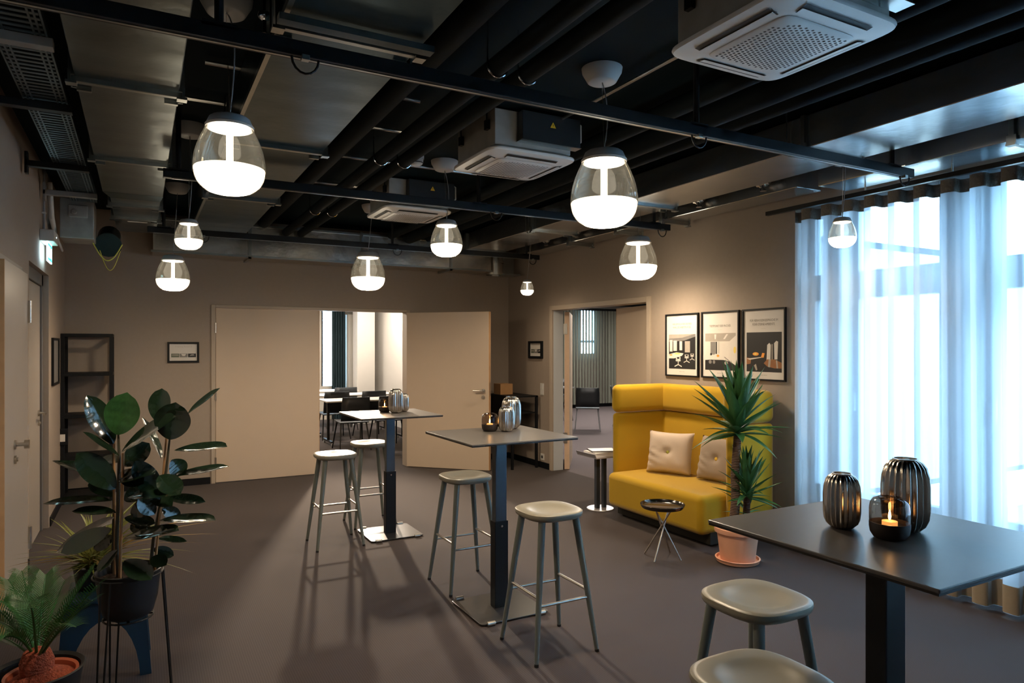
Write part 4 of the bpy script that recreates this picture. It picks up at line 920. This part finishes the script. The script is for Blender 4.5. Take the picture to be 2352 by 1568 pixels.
for i in range(170):
    L = rr.uniform(.22, .40); az = rr.uniform(0, 2 * PI); el = rr.uniform(.6, 1.45)
    o = link('blade', blades[(3 if i % 6 == 0 else rr.choice((0, 1, 2, 4)))], sp)
    if math.cos(az) < -.2: L *= .72
    if math.sin(az) < -.3: L *= .6
    d = Vector((math.cos(az) * math.cos(el), math.sin(az) * math.cos(el), math.sin(el)))
    M = orient(Vector((rr.uniform(-.03, .03), rr.uniform(-.03, .03), .10)), d, Vector((0, 0, 1)) + Vector((rr.uniform(-.3, .3), rr.uniform(-.3, .3), 0)))
    o.matrix_local = M @ Matrix.Diagonal((L, L, L * .8, 1))

# cycad palm in a black pot
CP = atD(85, 1530, 2.7)
cy = thing('cycad_palm', 'dark green cycad palm with feathery fronds in a black pot', 'potted plant', (CP.x, CP.y, 0))
PZ = .34
MB().lathe([(0, 0), (.10, 0), (.115, .02), (.15, .30), (.158, PZ), (.166, PZ + .006), (.160, PZ + .010), (.148, PZ), (.14, .24), (0, .23)], 40).obj('pot', 'pot_black', cy, True)
MB().lathe([(.118, .25), (.122, PZ - .015), (.128, PZ - .010), (.126, PZ - .002), (.116, PZ - .008), (.112, PZ - .03)], 36, (.015, -.01, 0)).obj('inner_pot', 'terracotta_red', cy, True)
MB().lathe([(0, PZ + .012), (.05, PZ + .005), (.112, PZ - .025)], 26, (.015, -.01, 0)).obj('granulate', 'granulate', cy, True)
MB().lathe([(.055, PZ - .02), (.06, PZ + .04), (.045, PZ + .08), (0, PZ + .10)], 16).obj('stem_base', 'granulate', cy, True)
def frond(base, tip, lift, n=28, ll=.105):
    base, tip = Vector(base), Vector(tip); mid = (base + tip) / 2 + Vector((0, 0, lift))
    P = lambda u: base * (1 - u) ** 2 + mid * 2 * u * (1 - u) + tip * u * u
    b = MB(); b.tube([P(i / 10) for i in range(11)], [.006 - .0045 * i / 10 for i in range(11)], 6)
    up0 = Vector((0, 0, 1))
    for i in range(n):
        u = .2 + .8 * i / n; p = P(u); d = (P(min(1, u + .02)) - P(u - .02)).normalized(); s = d.cross(up0).normalized(); nrm = s.cross(d)
        l = ll * (1.15 - .75 * abs(u - .5) * 1.6) * random.uniform(.9, 1.1)
        for sg in (-1, 1):
            a = (s * sg * .70 + d * .75 + nrm * .30).normalized(); wv = d * .0030
            q = p + a * l * .55; e = p + a * l + nrm * -.012
            b.add([p - wv, p + wv, q + wv * .9, q - wv * .9, e], [(0, 1, 2, 3), (3, 2, 4)])
    me = bpy.data.meshes.new('frond'); me.from_pydata(b.v, [], b.f); me.materials.append(MATS['cycad_leaf']); me.update()
    return link('frond', me, cy)
c0 = Vector((CP.x, CP.y, 0))
for tx, ty, dd, lift in ((18, 1330, .12, .10), (50, 1310, .25, .08), (105, 1318, .15, .06), (215, 1305, .05, .03), (222, 1345, -.1, .02), (212, 1378, -.18, .04), (150, 1330, .35, .05), (-40, 1430, .0, .12), (-60, 1370, .1, .10), (-30, 1500, -.2, .16), (175, 1440, -.35, .12), (60, 1400, -.4, .2), (10, 1385, .0, .12), (-90, 1460, .15, .1)):
    frond(Vector((0, 0, PZ + .04)), atD(tx, ty, 2.7 + dd) - c0, lift)

# yucca in a terracotta pot
YD = 5.15; yp = Vector((3.965, 3.715, 0))
yu = thing('yucca', 'yucca palm with two leafy heads in a terracotta pot', 'potted plant', yp)
MB().lathe([(0, .012), (.115, .012), (.125, .02), (.148, .20), (.152, .225), (.168, .228), (.171, .24), (.171, .262), (.164, .268), (.155, .262), (.150, .23), (0, .225)], 44).obj('pot', 'terracotta', yu, True)
MB().lathe([(0, 0), (.135, 0), (.155, .008), (.160, .030), (.165, .034), (.153, .036), (.148, .018), (0, .014)], 44).obj('saucer', 'terracotta', yu, True)
MB().lathe([(0, .245), (.152, .232)], 30).obj('soil', 'soil', yu)
def Yw(px, py, dd=0): return atD(px, py, YD + dd) - yp
T1 = [Vector((-.03, .02, .23)), Yw(1690, 1150), Yw(1688, 1090), Yw(1694, 1000)]
T2 = [Vector((.05, -.02, .23)), Yw(1714, 1185), Yw(1716, 1140)]
MB().tube(T1, [.035, .034, .031, .028], 16).obj('trunk', 'trunk', yu, True); MB().tube(T2, [.027, .026, .025], 16).obj('trunk', 'trunk', yu, True)
ym = [leaf_mesh('sword_leaf', 1, w_, 'yucca_leaf', .22, dr, 'lance', 10, 4, bs) for w_, dr, bs in ((.17, .06, 0), (.18, .18, .02), (.16, -.04, -.02), (.16, .40, .02))]
rr = random.Random(11)
def head(c, n, L0, L1, seed):
    rr = random.Random(seed)
    for i in range(n):
        u = i / n; el = 1.5 - 1.55 * u ** 1.25 + rr.uniform(-.12, .12); az = i * 2.39996 + rr.uniform(-.2, .2); L = (L0 + (L1 - L0) * rr.random()) * (1.0 if u < .6 else .82)
        d = Vector((math.cos(az) * math.cos(el), math.sin(az) * math.cos(el), math.sin(el)))
        o = link('leaf', rr.choice(ym[:3]) if u < .7 else rr.choice(ym[1:]), yu)
        o.matrix_local = orient(c + Vector((0, 0, .05 * (1 - 2 * u))), d, Vector((0, 0, 1)) + Vector((math.cos(az), math.sin(az), 0)) * -.4 * (el > 1.0)) @ Matrix.Diagonal((L * 1.05, L, L, 1))
head(T1[-1] + Vector((0, 0, .05)), 62, .36, .50, 5)
head(T2[-1] + Vector((0, 0, .03)), 40, .26, .36, 6)
head(Vector((.10, -.0, .38)), 16, .18, .26, 9)

# ------------------------------------------------------------------ curtain and its rail
t = thing('curtain_rail', 'black curtain rail along the windows', 'curtain rail', (4.585, 0, 2.70))
MB().box((-.018, -2.6, .012), (.018, 3.98, .045)).obj('rail', 'black_metal', t, bevel=.003)
for y in (3.1, 2.5, 1.3, 0, -.8): MB().tube([(0, y, .04), (0, y, .099)], .006, 8).obj('bracket', 'galv_rail', t)
ct = thing('sheer_curtain', 'pale sheer curtain in regular deep folds before the windows', 'curtain', (4.585, 3.70, 0))
PER = .176; AMP = .050; NY = 1000; Y1 = 6.3
def wave(y, z):
    k = y / PER * 2 * PI; s = math.sin(k); s = math.copysign(abs(s) ** .62, s)
    a = AMP * (1 + .12 * math.sin(y * 3.1)); sw = .008 * math.sin(y * 5.3 + 1) * (2.6 - z) / 2.6
    return s * a + sw, .018 * math.sin(2 * k) * 1.0 + .012 * math.sin(y * 2.2 + 2) * (2.6 - z) / 2.6
def curtain_part(name, m, zs, off=0.0, thick=0):
    vs = []; fs = []
    for i in range(NY + 1):
        y = Y1 * i / NY
        for z in zs:
            dx, dy = wave(y, z); vs.append((dx + off, -y + dy, z))
    k = len(zs)
    for i in range(NY):
        for j in range(k - 1): a = i * k + j; fs.append((a, a + k, a + k + 1, a + 1))
    me = bpy.data.meshes.new(name); me.from_pydata(vs, [], fs); me.materials.append(MATS[m]); me.polygons.foreach_set('use_smooth', [True] * len(fs)); me.update()
    return link(name, me, ct)
curtain_part('cloth', 'sheer', [.03, .45, .95, 1.5, 2.1, 2.61])
curtain_part('heading_tape', 'curtain_tape', [2.61, 2.695])
curtain_part('hem', 'curtain_hem', [.035, .20], -.003)

# ------------------------------------------------------------------ framed pictures
def text_mesh(body, size, sx=1.0):
    cu = bpy.data.curves.new('lettering', 'FONT'); cu.body = body; cu.size = size; cu.align_x = 'CENTER'; cu.align_y = 'CENTER'; cu.space_line = 1.15; cu.resolution_u = 2
    o = bpy.data.objects.new('tmp', cu); COL.objects.link(o); bpy.context.view_layer.update()
    me = bpy.data.meshes.new_from_object(o.evaluated_get(bpy.context.evaluated_depsgraph_get())); bpy.data.objects.remove(o); bpy.data.curves.remove(cu)
    for v in me.vertices: v.co.x *= sx
    return me
class Wall:                                  # (u right, v up, d off the wall) as seen from the room
    def __init__(s, p, u, n): s.p, s.u, s.n = Vector(p), Vector(u), Vector(n)
    def __call__(s, u, v, d): return s.u * u + Vector((0, 0, v)) + s.n * d
    def box(s, b, u0, u1, v0, v1, d0, d1):
        q = [s(u, v, d) for d in (d0, d1) for v in (v0, v1) for u in (u0, u1)]
        return b.add(q, [(0, 1, 3, 2), (4, 6, 7, 5), (0, 4, 5, 1), (2, 3, 7, 6), (0, 2, 6, 4), (1, 5, 7, 3)])
    def quad(s, b, pts, d): return b.add([s(u, v, d) for u, v in pts], [tuple(range(len(pts)))])
def frame(W_, w, h, label, fw=.014, fd=.02, name='framed_poster', group=None, fm='black_matte', paper='paper'):
    t = thing(name, label, 'picture frame', W_.p, 0, group)
    b = MB(); W_.box(b, 0, fw, 0, h, 0, fd); W_.box(b, w - fw, w, 0, h, 0, fd); W_.box(b, fw, w - fw, 0, fw, 0, fd); W_.box(b, fw, w - fw, h - fw, h, 0, fd); b.obj('frame', fm, t)
    W_.box(MB(), fw, w - fw, fw, h - fw, .001, .008).obj('paper', paper, t)
    return t
def put_text(W_, t, body, size, u, v, d, m, sx=1.0):
    me = text_mesh(body, size, sx); me.materials.clear(); me.materials.append(MATS[m])
    for q in me.vertices: q.co = W_(u + q.co.x, v + q.co.y, d)
    return link('lettering', me, t)
def R_(a, b_, c, d): return [(a, b_), (c, b_), (c, d), (a, d)]
def picture(W_, t, u0, v0, u1, v1, items, d=.0085):
    b = MB(); names = []
    for i, (m, pts) in enumerate(items):
        if m not in names: names.append(m)
        b.m = names.index(m); W_.quad(b, [(u0 + (u1 - u0) * p[0], v0 + (v1 - v0) * p[1]) for p in pts], d + i * .00006)
    o = b.obj('photo_print', names, t); return o
def ell(cx, cy, rx, ry, n=14): return [(cx + rx * math.cos(2 * PI * i / n), cy + ry * math.sin(2 * PI * i / n)) for i in range(n)]

wd, hg = .468, .626
g3 = 'three framed posters above the sofa'
W1 = Wall((XR, 5.400, 1.328), (0, -1, 0), (-1, 0, 0))
t = frame(W1, wd, hg, 'framed poster showing white swivel chairs in a dark office', group=g3)
put_text(W1, t, 'WIR ERMÖGLICHEN DIE FREIE\nWAHL DES ARBEITSPLATZES.', .028, wd / 2, .505, .0087, 'print_text', .72)
put_text(W1, t, 'DESIGN OFFICES', .010, wd / 2, .047, .0087, 'print_text', 1)
it = [('print_black', R_(0, 0, 1, 1)), ('print_grey', [(0, .78), (.6, .82), (1, .93), (1, 1), (0, 1)]), ('print_mid', [(0, .88), (.5, .90), (.95, 1), (0, 1)]), ('print_light', R_(.03, .50, .14, .84)), ('print_light', R_(.17, .52, .31, .82)), ('print_light', R_(.41, .54, .51, .80)), ('print_mid', R_(.61, .48, .80, .80)), ('print_light', [(.0, .30), (.0, .42), (.30, .48), (.56, .45), (.50, .38), (.2, .30)]), ('print_fire', ell(.08, .40, .06, .02)), ('print_yellow', ell(.33, .44, .12, .02))]
for cx, cy, k in ((.36, .28, 1.0), (.68, .36, .8), (.88, .40, .65)):
    it += [('print_light', R_(cx - .085 * k, cy - .02 * k, cx + .085 * k, cy + .07 * k)), ('print_black', R_(cx - .05 * k, cy + .01 * k, cx + .05 * k, cy + .06 * k)), ('print_light', R_(cx - .012 * k, cy - .17 * k, cx + .012 * k, cy)),
           ('print_light', [(cx - .14 * k, cy - .20 * k), (cx - .13 * k, cy - .225 * k), (cx, cy - .17 * k), (cx + .13 * k, cy - .225 * k), (cx + .14 * k, cy - .20 * k), (cx, cy - .14 * k)]), ('print_light', [(cx - .1 * k, cy - .03 * k), (cx + .1 * k, cy - .03 * k), (cx + .08 * k, cy - .06 * k), (cx - .08 * k, cy - .06 * k)])]
picture(W1, t, .045, .075, wd - .043, .42, it)
W2 = Wall((XR, 4.890, 1.330), (0, -1, 0), (-1, 0, 0))
t = frame(W2, wd, hg, 'framed poster showing a bright glass meeting room', group=g3)
put_text(W2, t, 'TREFFPUNKT DER MACHER.', .030, wd / 2, .487, .0087, 'print_text', .72)
put_text(W2, t, 'Design Offices', .009, wd / 2, .452, .0087, 'print_text_pale', 1); put_text(W2, t, 'DESIGN OFFICES', .010, wd / 2, .047, .0087, 'print_text', 1)
it = [('print_light', R_(0, 0, 1, 1)), ('print_mid', [(0, .78), (.8, .78), (1, .93), (1, 1), (0, 1)]), ('paper', [(.32, .84), (.36, .84), (.37, .97), (.31, .97)]), ('paper', [(.60, .84), (.66, .84), (.76, .97), (.70, .97)]), ('print_grey', R_(.18, .42, .37, .77)), ('print_black', R_(.37, .42, .40, .77)), ('print_mid', R_(.45, .45, .47, .77)), ('print_black', [(0, .0), (1, 0), (1, .14), (.82, .24), (.5, .30), (0, .27)]), ('print_light', [(.24, .28), (.64, .28), (.55, .44), (.33, .44)]), ('print_fire', ell(.43, .39, .045, .035)), ('print_yellow', ell(.97, .55, .04, .09)), ('print_black', R_(.17, .40, .23, .46)), ('print_grey', ell(.17, .22, .05, .05)), ('print_grey', ell(.30, .22, .04, .05)), ('print_mid', ell(.70, .20, .06, .05)), ('print_grey', [(.62, .36), (.66, .36), (.9, .2), (.86, .2)])]
picture(W2, t, .045, .075, wd - .043, .42, it)
W3 = Wall((XR, 4.384, 1.330), (0, -1, 0), (-1, 0, 0))
t = frame(W3, wd, hg, 'framed poster showing a dark fireside lounge', group=g3)
put_text(W3, t, 'FÜR VIERAUGENGESPRÄCHE IM\nFÜNF-STERNE-AMBIENTE.', .030, wd / 2, .505, .0087, 'print_text', .72)
put_text(W3, t, 'Design Offices', .009, wd / 2, .452, .0087, 'print_text_pale', 1); put_text(W3, t, 'DESIGN OFFICES', .010, wd / 2, .047, .0087, 'print_text', 1)
it = [('print_black', R_(0, 0, 1, 1)), ('print_light', [(.58, .30), (.69, .30), (.70, .68), (.66, .73), (.60, .68)]), ('print_light', [(.80, .32), (.88, .32), (.90, .76), (.85, .78), (.79, .72)]), ('print_mid', R_(.72, .30, .75, .70)), ('print_brown', [(0, .18), (.12, .20), (.14, .34), (0, .36)]), ('print_light', [(0, .33), (.3, .36), (.48, .38), (.44, .36), (.1, .30)]), ('print_brown', [(.5, .22), (.6, .32), (.8, .32), (1, .24), (1, .10), (.8, .10), (.6, .14)]), ('print_mid', [(.62, .13), (.68, .12), (.70, .32), (.64, .32)]), ('print_mid', [(.86, .10), (.9, .10), (.88, .3), (.84, .3)]), ('print_fire', ell(.27, .45, .09, .045)), ('print_yellow', ell(.26, .45, .04, .025)), ('print_fire', [(.42, .36), (.5, .36), (.53, .47), (.46, .48)]), ('print_mid', [(.22, .16), (.28, .2), (.32, .05), (.28, .03)])]
picture(W3, t, .045, .075, wd - .043, .42, it)

trip = lambda: [('print_green', R_(0, 0, .32, 1)), ('print_mid', [(.02, .5), (.30, .45), (.28, .75), (.04, .72)]), ('print_grey', R_(.335, 0, .665, 1)), ('print_light', [(.45, .35), (.55, .35), (.6, .9), (.4, .9)]), ('print_black', R_(.68, 0, 1, 1)), ('print_mid', [(.74, .4), (.94, .5), (.9, .8), (.8, .75)])]
Wt = Wall((.275, YB, 1.440), (1, 0, 0), (0, -1, 0))
t = frame(Wt, .333, .240, 'small black framed room sign left of the double door', .022, .022, 'framed_room_sign', 'framed room signs')
t['label'] = 'small black framed room sign reading Training Room beside the closed door leaf'
put_text(Wt, t, 'Training Room 5', .026, .168, .185, .0087, 'print_text_pale', 1); picture(Wt, t, .040, .062, .300, .105, trip())
Wt = Wall((XR, 8.205, 1.468), (0, -1, 0), (-1, 0, 0))
t = frame(Wt, .36, .235, 'small black framed room sign above the low black cabinet', .03, .03, 'framed_room_sign', 'framed room signs')
put_text(Wt, t, 'Training Room', .030, .18, .185, .0087, 'print_text_pale', 1); picture(Wt, t, .05, .07, .31, .125, trip())
Wt = Wall((XL, 7.56, 1.262), (0, 1, 0), (1, 0, 0))
t = frame(Wt, .52, .445, 'grey framed notice on the wall beside the black shelf', .02, .02, 'framed_notice', fm='black_matte', paper='print_grey')
W_ = Wall((XR, 7.91, .975), (0, -1, 0), (-1, 0, 0))
t = thing('light_switch', 'white triple light switch by the meeting room doorway', 'light switch', W_.p)
W_.box(MB(), 0, .085, 0, .16, 0, .010).obj('plate', 'white_plastic', t, bevel=.002)
for k in range(2): W_.box(MB(), .013, .072, .012 + k * .07, .076 + k * .07, .010, .014).obj('rocker', 'white_plastic', t, bevel=.002)
W_ = Wall((XR, 7.90, .105), (0, -1, 0), (-1, 0, 0))
t = thing('power_socket', 'white wall socket low beside the meeting room doorway', 'socket', W_.p)
W_.box(MB(), 0, .085, 0, .085, 0, .010).obj('plate', 'white_plastic', t, bevel=.002)
b = MB(); c = W_(.0425, .0425, .0105); b.tube([c, c + W_.n * .002], .021, 20); o = b.obj('socket_well', 'slot_dark', t)

# ------------------------------------------------------------------ black shelf rack in the corner
t = thing('shelf_rack', 'tall narrow open black metal shelf rack in the corner', 'shelf', (-.485, 8.56, 0))
hx, hy = .215, .19
for sx in (-1, 1):
    for sy in (-1, 1): MB().cbox((sx * hx, sy * hy, .88), (.032, .032, 1.76)).obj('post', 'black_matte', t)
for z in (.06, .47, .90, 1.335, 1.745):
    b = MB()
    for s in (-1, 1): b.cbox((0, s * hy, z), (2 * hx - .032, .028, .032)); b.cbox((s * hx, 0, z), (.028, 2 * hy - .032, .032))
    b.obj('rail', 'black_matte', t)
    if z < 1.7: MB().cbox((0, 0, z + .012), (2 * hx - .03, 2 * hy - .03, .014)).obj('shelf_board', 'black_matte', t)
t = thing('hanging_tag', 'small black hang tag with white label on the shelf rack', 'tag', (-.70, 8.34, .62))
MB().cbox((0, 0, .08), (.10, .012, .17)).obj('card', 'black_matte', t, bevel=.006); MB().cbox((0, -.0068, .07), (.05, .001, .075)).obj('label_sticker', 'paper', t)

# ------------------------------------------------------------------ low black cabinet in the other corner
t = thing('low_cabinet', 'low open black cabinet on legs in the corner', 'cabinet', (4.50, 8.25, 0))
for sx in (-1, 1):
    for sy in (-1, 1): MB().cbox((sx * .185, sy * .335, .485), (.03, .03, .97)).obj('post', 'black_matte', t)
MB().cbox((0, 0, .96), (.40, .70, .02)).obj('top', 'black_matte', t); MB().cbox((0, 0, .74), (.36, .66, .016)).obj('shelf_board', 'black_matte', t); MB().cbox((0, 0, .53), (.36, .66, .016)).obj('bottom_board', 'black_matte', t)
MB().cbox((0, .325, .745), (.34, .01, .42)).obj('back_panel', 'black_matte', t); MB().cbox((-.17, 0.05, .745), (.01, .55, .42)).obj('side_panel', 'black_matte', t)
t = thing('cardboard_box', 'small brown cardboard box on the low black cabinet', 'box', (4.42, 8.38, .97))
MB().box((-.09, -.10, 0), (.10, .10, .145)).obj('carton', 'cardboard', t); MB().box((-.0895, -.0995, .1452), (.004, .0995, .1458)).obj('flap', 'cardboard', t); MB().box((.006, -.0995, .1452), (.0995, .0995, .1458)).obj('flap', 'cardboard', t)

# ------------------------------------------------------------------ chairs and tables in the rooms beyond
def chair(name, label, loc, rz, m, leg_m, group):
    t = thing(name, label, 'chair', loc, rz, group)
    b = MB(); b.add([(-.23, -.20, .45), (.23, -.20, .45), (.23, .22, .465), (-.23, .22, .465), (-.23, -.20, .43), (.23, -.20, .43), (.23, .22, .445), (-.23, .22, .445)], [(0, 1, 2, 3), (4, 7, 6, 5), (0, 4, 5, 1), (1, 5, 6, 2), (2, 6, 7, 3), (3, 7, 4, 0)]); b.obj('seat', m, t, bevel=.01)
    b = MB(); vs = []
    for z, y in ((.47, -.21), (.60, -.235), (.72, -.255), (.84, -.275)):
        for k in range(5): u = -1 + k / 2; vs.append((u * (.225 if z < .8 else .215), y + .03 * (1 - u * u) * -1, z))
    fs = [(i * 5 + j, i * 5 + j + 1, (i + 1) * 5 + j + 1, (i + 1) * 5 + j) for i in range(3) for j in range(4)]
    b.add(vs, fs); o = b.obj('backrest', m, t, True); sd = o.modifiers.new('thickness', 'SOLIDIFY'); sd.thickness = .014
    for sx in (-1, 1):
        for sy in (-1, 1): MB().tube([(sx * .20, sy * .12, .44), (sx * .245, sy * .245, 0)], [.014, .010], 8).obj('leg', leg_m, t, True)
    return t
gA = 'black chairs in the training room'
c0_ = chair('training_chair', 'black chair at the first white table in the training room', (2.95, 10.75, 0), 0, 'chair_black', 'black_metal', gA)
for lab, x, y in (('black chair at second training room table beside the dark drape', 3.02, 12.2), ('black chair at second training room table near the white wall', 3.66, 12.12), ('black chair at third training room table before the white column', 3.5, 13.42), ('black chair at the first training room table behind the far bar table', 3.55, 10.8)):
    dup(c0_, lab, (x, y, 0))
def desk(label, x, y, w_):
    t = thing('training_table', label, 'table', (x, y, 0), 0, 'white tables in the training room')
    MB().cbox((0, 0, .73), (w_, .65, .022)).obj('table_top', 'table_white', t, bevel=.003)
    for sx in (-1, 1):
        l = MB().box((sx * (w_ / 2 - .1) - .02, -.02, .06), (sx * (w_ / 2 - .1) + .02, .02, .72)).box((sx * (w_ / 2 - .1) - .02, -.28, .05), (sx * (w_ / 2 - .1) + .02, .28, .08)).obj('leg', 'black_metal', t)
        for sy in (-1, 1): MB().tube([(sx * (w_ / 2 - .1) - .012, sy * .27, .03), (sx * (w_ / 2 - .1) + .012, sy * .27, .03)], .03, 14).obj('castor', 'grey_cap', l, True)
    return t
desk('white training table in the row closest to the double door', 3.40, 11.45, 1.5); desk('white training table in the second row', 3.50, 12.75, 1.5); desk('white training table in the third row', 3.30, 14.05, 1.25)
t = thing('drape', 'dark teal drape hanging at the end of the training room', 'curtain', (3.75, 15.2, 0))
vs = []; fs = []
for i in range(61):
    u = i / 60; vs += [(.30 * u - .02, .035 * math.sin(u * 34), .02), (.30 * u - .02, .035 * math.sin(u * 34), 2.6)]
for i in range(60): fs.append((2 * i, 2 * i + 2, 2 * i + 3, 2 * i + 1))
me = bpy.data.meshes.new('cloth'); me.from_pydata(vs, [], fs); me.materials.append(MATS['drape_teal']); me.polygons.foreach_set('use_smooth', [True] * 60); link('cloth', me, t)
t = thing('wall_cabinet', 'pale tall cabinet fronts at the end of the training room', 'cabinet', (4.06, 15.05, 0))
for k in range(4): MB().box((k * .10, -.05 * k, 0), (k * .10 + .095, .25, 2.35)).obj('door', 'white_wall', t, bevel=.004)
t = thing('ceiling_spot', 'black spot lamp under the training room ceiling, aimed at the doorway', 'lamp', (2.95, 11.5, 2.66))
aim = (Vector((1.35, 5.6, 0)) - Vector(t.location)).normalized()
MB().tube([-aim * .10, aim * .06], .055, 20).tube([aim * .06, aim * .085], [.055, .06], 20).obj('spot_head', 'black_metal', t, True)
MB().tube([Vector((0, 0, .05)), Vector((0, 0, .24))], .012, 10).obj('spot_stem', 'black_metal', t)
sl_d = bpy.data.lights.new('spot_beam', 'SPOT'); sl_d.energy = SPOT; sl_d.color = (1.0, .80, .60); sl_d.spot_size = math.radians(50); sl_d.spot_blend = .9; sl_d.shadow_soft_size = .08
sl_o = bpy.data.objects.new('spot_beam', sl_d); COL.objects.link(sl_o); sl_o.parent = t; sl_o.location = aim * .10; sl_o.rotation_euler = aim.to_track_quat('-Z', 'Y').to_euler()
t = thing('ceiling_downlight', 'round recessed downlight in the training room ceiling', 'lamp', (2.3, 12.2, 2.86))
MB().lathe([(0, .0), (.09, .0), (.09, .012), (0, .012)], 24).obj('light_disc', 'spot_light', t); MB().lathe([(.092, .0), (.115, .0), (.115, .04), (.092, .04)], 24).obj('downlight_ring', 'white_plastic', t, True)
for k, (x, y) in enumerate(((2.0, 13.6), (3.9, 13.0))):
    t = thing('ceiling_light_panel', 'flat square ceiling light in the training room', 'lamp', (x, y, 2.86), 0, 'ceiling panels of the training room')
    MB().box((-.3, -.3, 0), (.3, .3, .012)).obj('diffuser', 'panel_light', t); MB().box((-.31, -.31, .012), (.31, .31, .04)).obj('panel_frame', 'white_plastic', t)
for k, (x, y) in enumerate(((6.6, 8.6), (8.2, 11.5), (10.2, 13.0))):
    t = thing('ceiling_light_panel', 'flat square ceiling light in the meeting room', 'lamp', (x, y, 2.70), 0, 'ceiling panels of the meeting room')
    MB().box((-.3, -.3, 0), (.3, .3, .012)).obj('diffuser', 'panel_light', t); MB().box((-.31, -.31, .012), (.31, .31, .05)).obj('panel_frame', 'white_plastic', t)

gM = 'black chairs in the meeting room'
c1_ = chair('meeting_chair', 'black chair with its back to the meeting room doorway', (7.67, 11.0, 0), -.60, 'chair_black', 'chair_grey', gM)
dup(c1_, 'black meeting room chair beside the small table', (7.62, 12.1, 0), .9); dup(c1_, 'black meeting room chair half hidden by the inner door leaf', (8.55, 10.95, 0), -2.2)
dup(c1_, 'grey backed meeting room chair beyond the small table', (8.9, 14.1, 0), 2.6)
t = thing('meeting_table', 'small dark table in the meeting room', 'table', (8.05, 12.9, 0))
MB().cbox((0, 0, .73), (.7, .7, .025)).obj('table_top', 'chair_grey', t)
for sx in (-1, 1):
    for sy in (-1, 1): MB().tube([(sx * .25, sy * .25, .72), (sx * .32, sy * .32, 0)], .016, 8).obj('leg', 'black_metal', t)
t = thing('vertical_blind', 'grey vertical slat blind across the meeting room window', 'blind', (8.6, MY1 - .14, 0))
MB().box((-.05, -.03, 2.60), (4.0, .03, 2.66)).obj('head_rail', 'black_metal', t)
sl = MB(); sl.add([(-.055, -.012, .10), (0, .006, .10), (.055, -.012, .10), (-.055, -.012, 2.60), (0, .006, 2.60), (.055, -.012, 2.60)], [(0, 1, 4, 3), (1, 2, 5, 4)])
sm = sl.mesh('slat', 'blind_slat')
for i in range(42):
    o = link('slat', sm, t); o.location = (.04 + i * .095, 0, 0); o.rotation_euler = (0, 0, math.radians(31 if 15 <= i <= 26 else 12))
struct(MB().box((MX0, MY1 - .02, 0), (MX1, MY1, .09)).obj('baseboard_meeting', 'black_matte'), 'dark skirting below the vertical blind', 'baseboard')
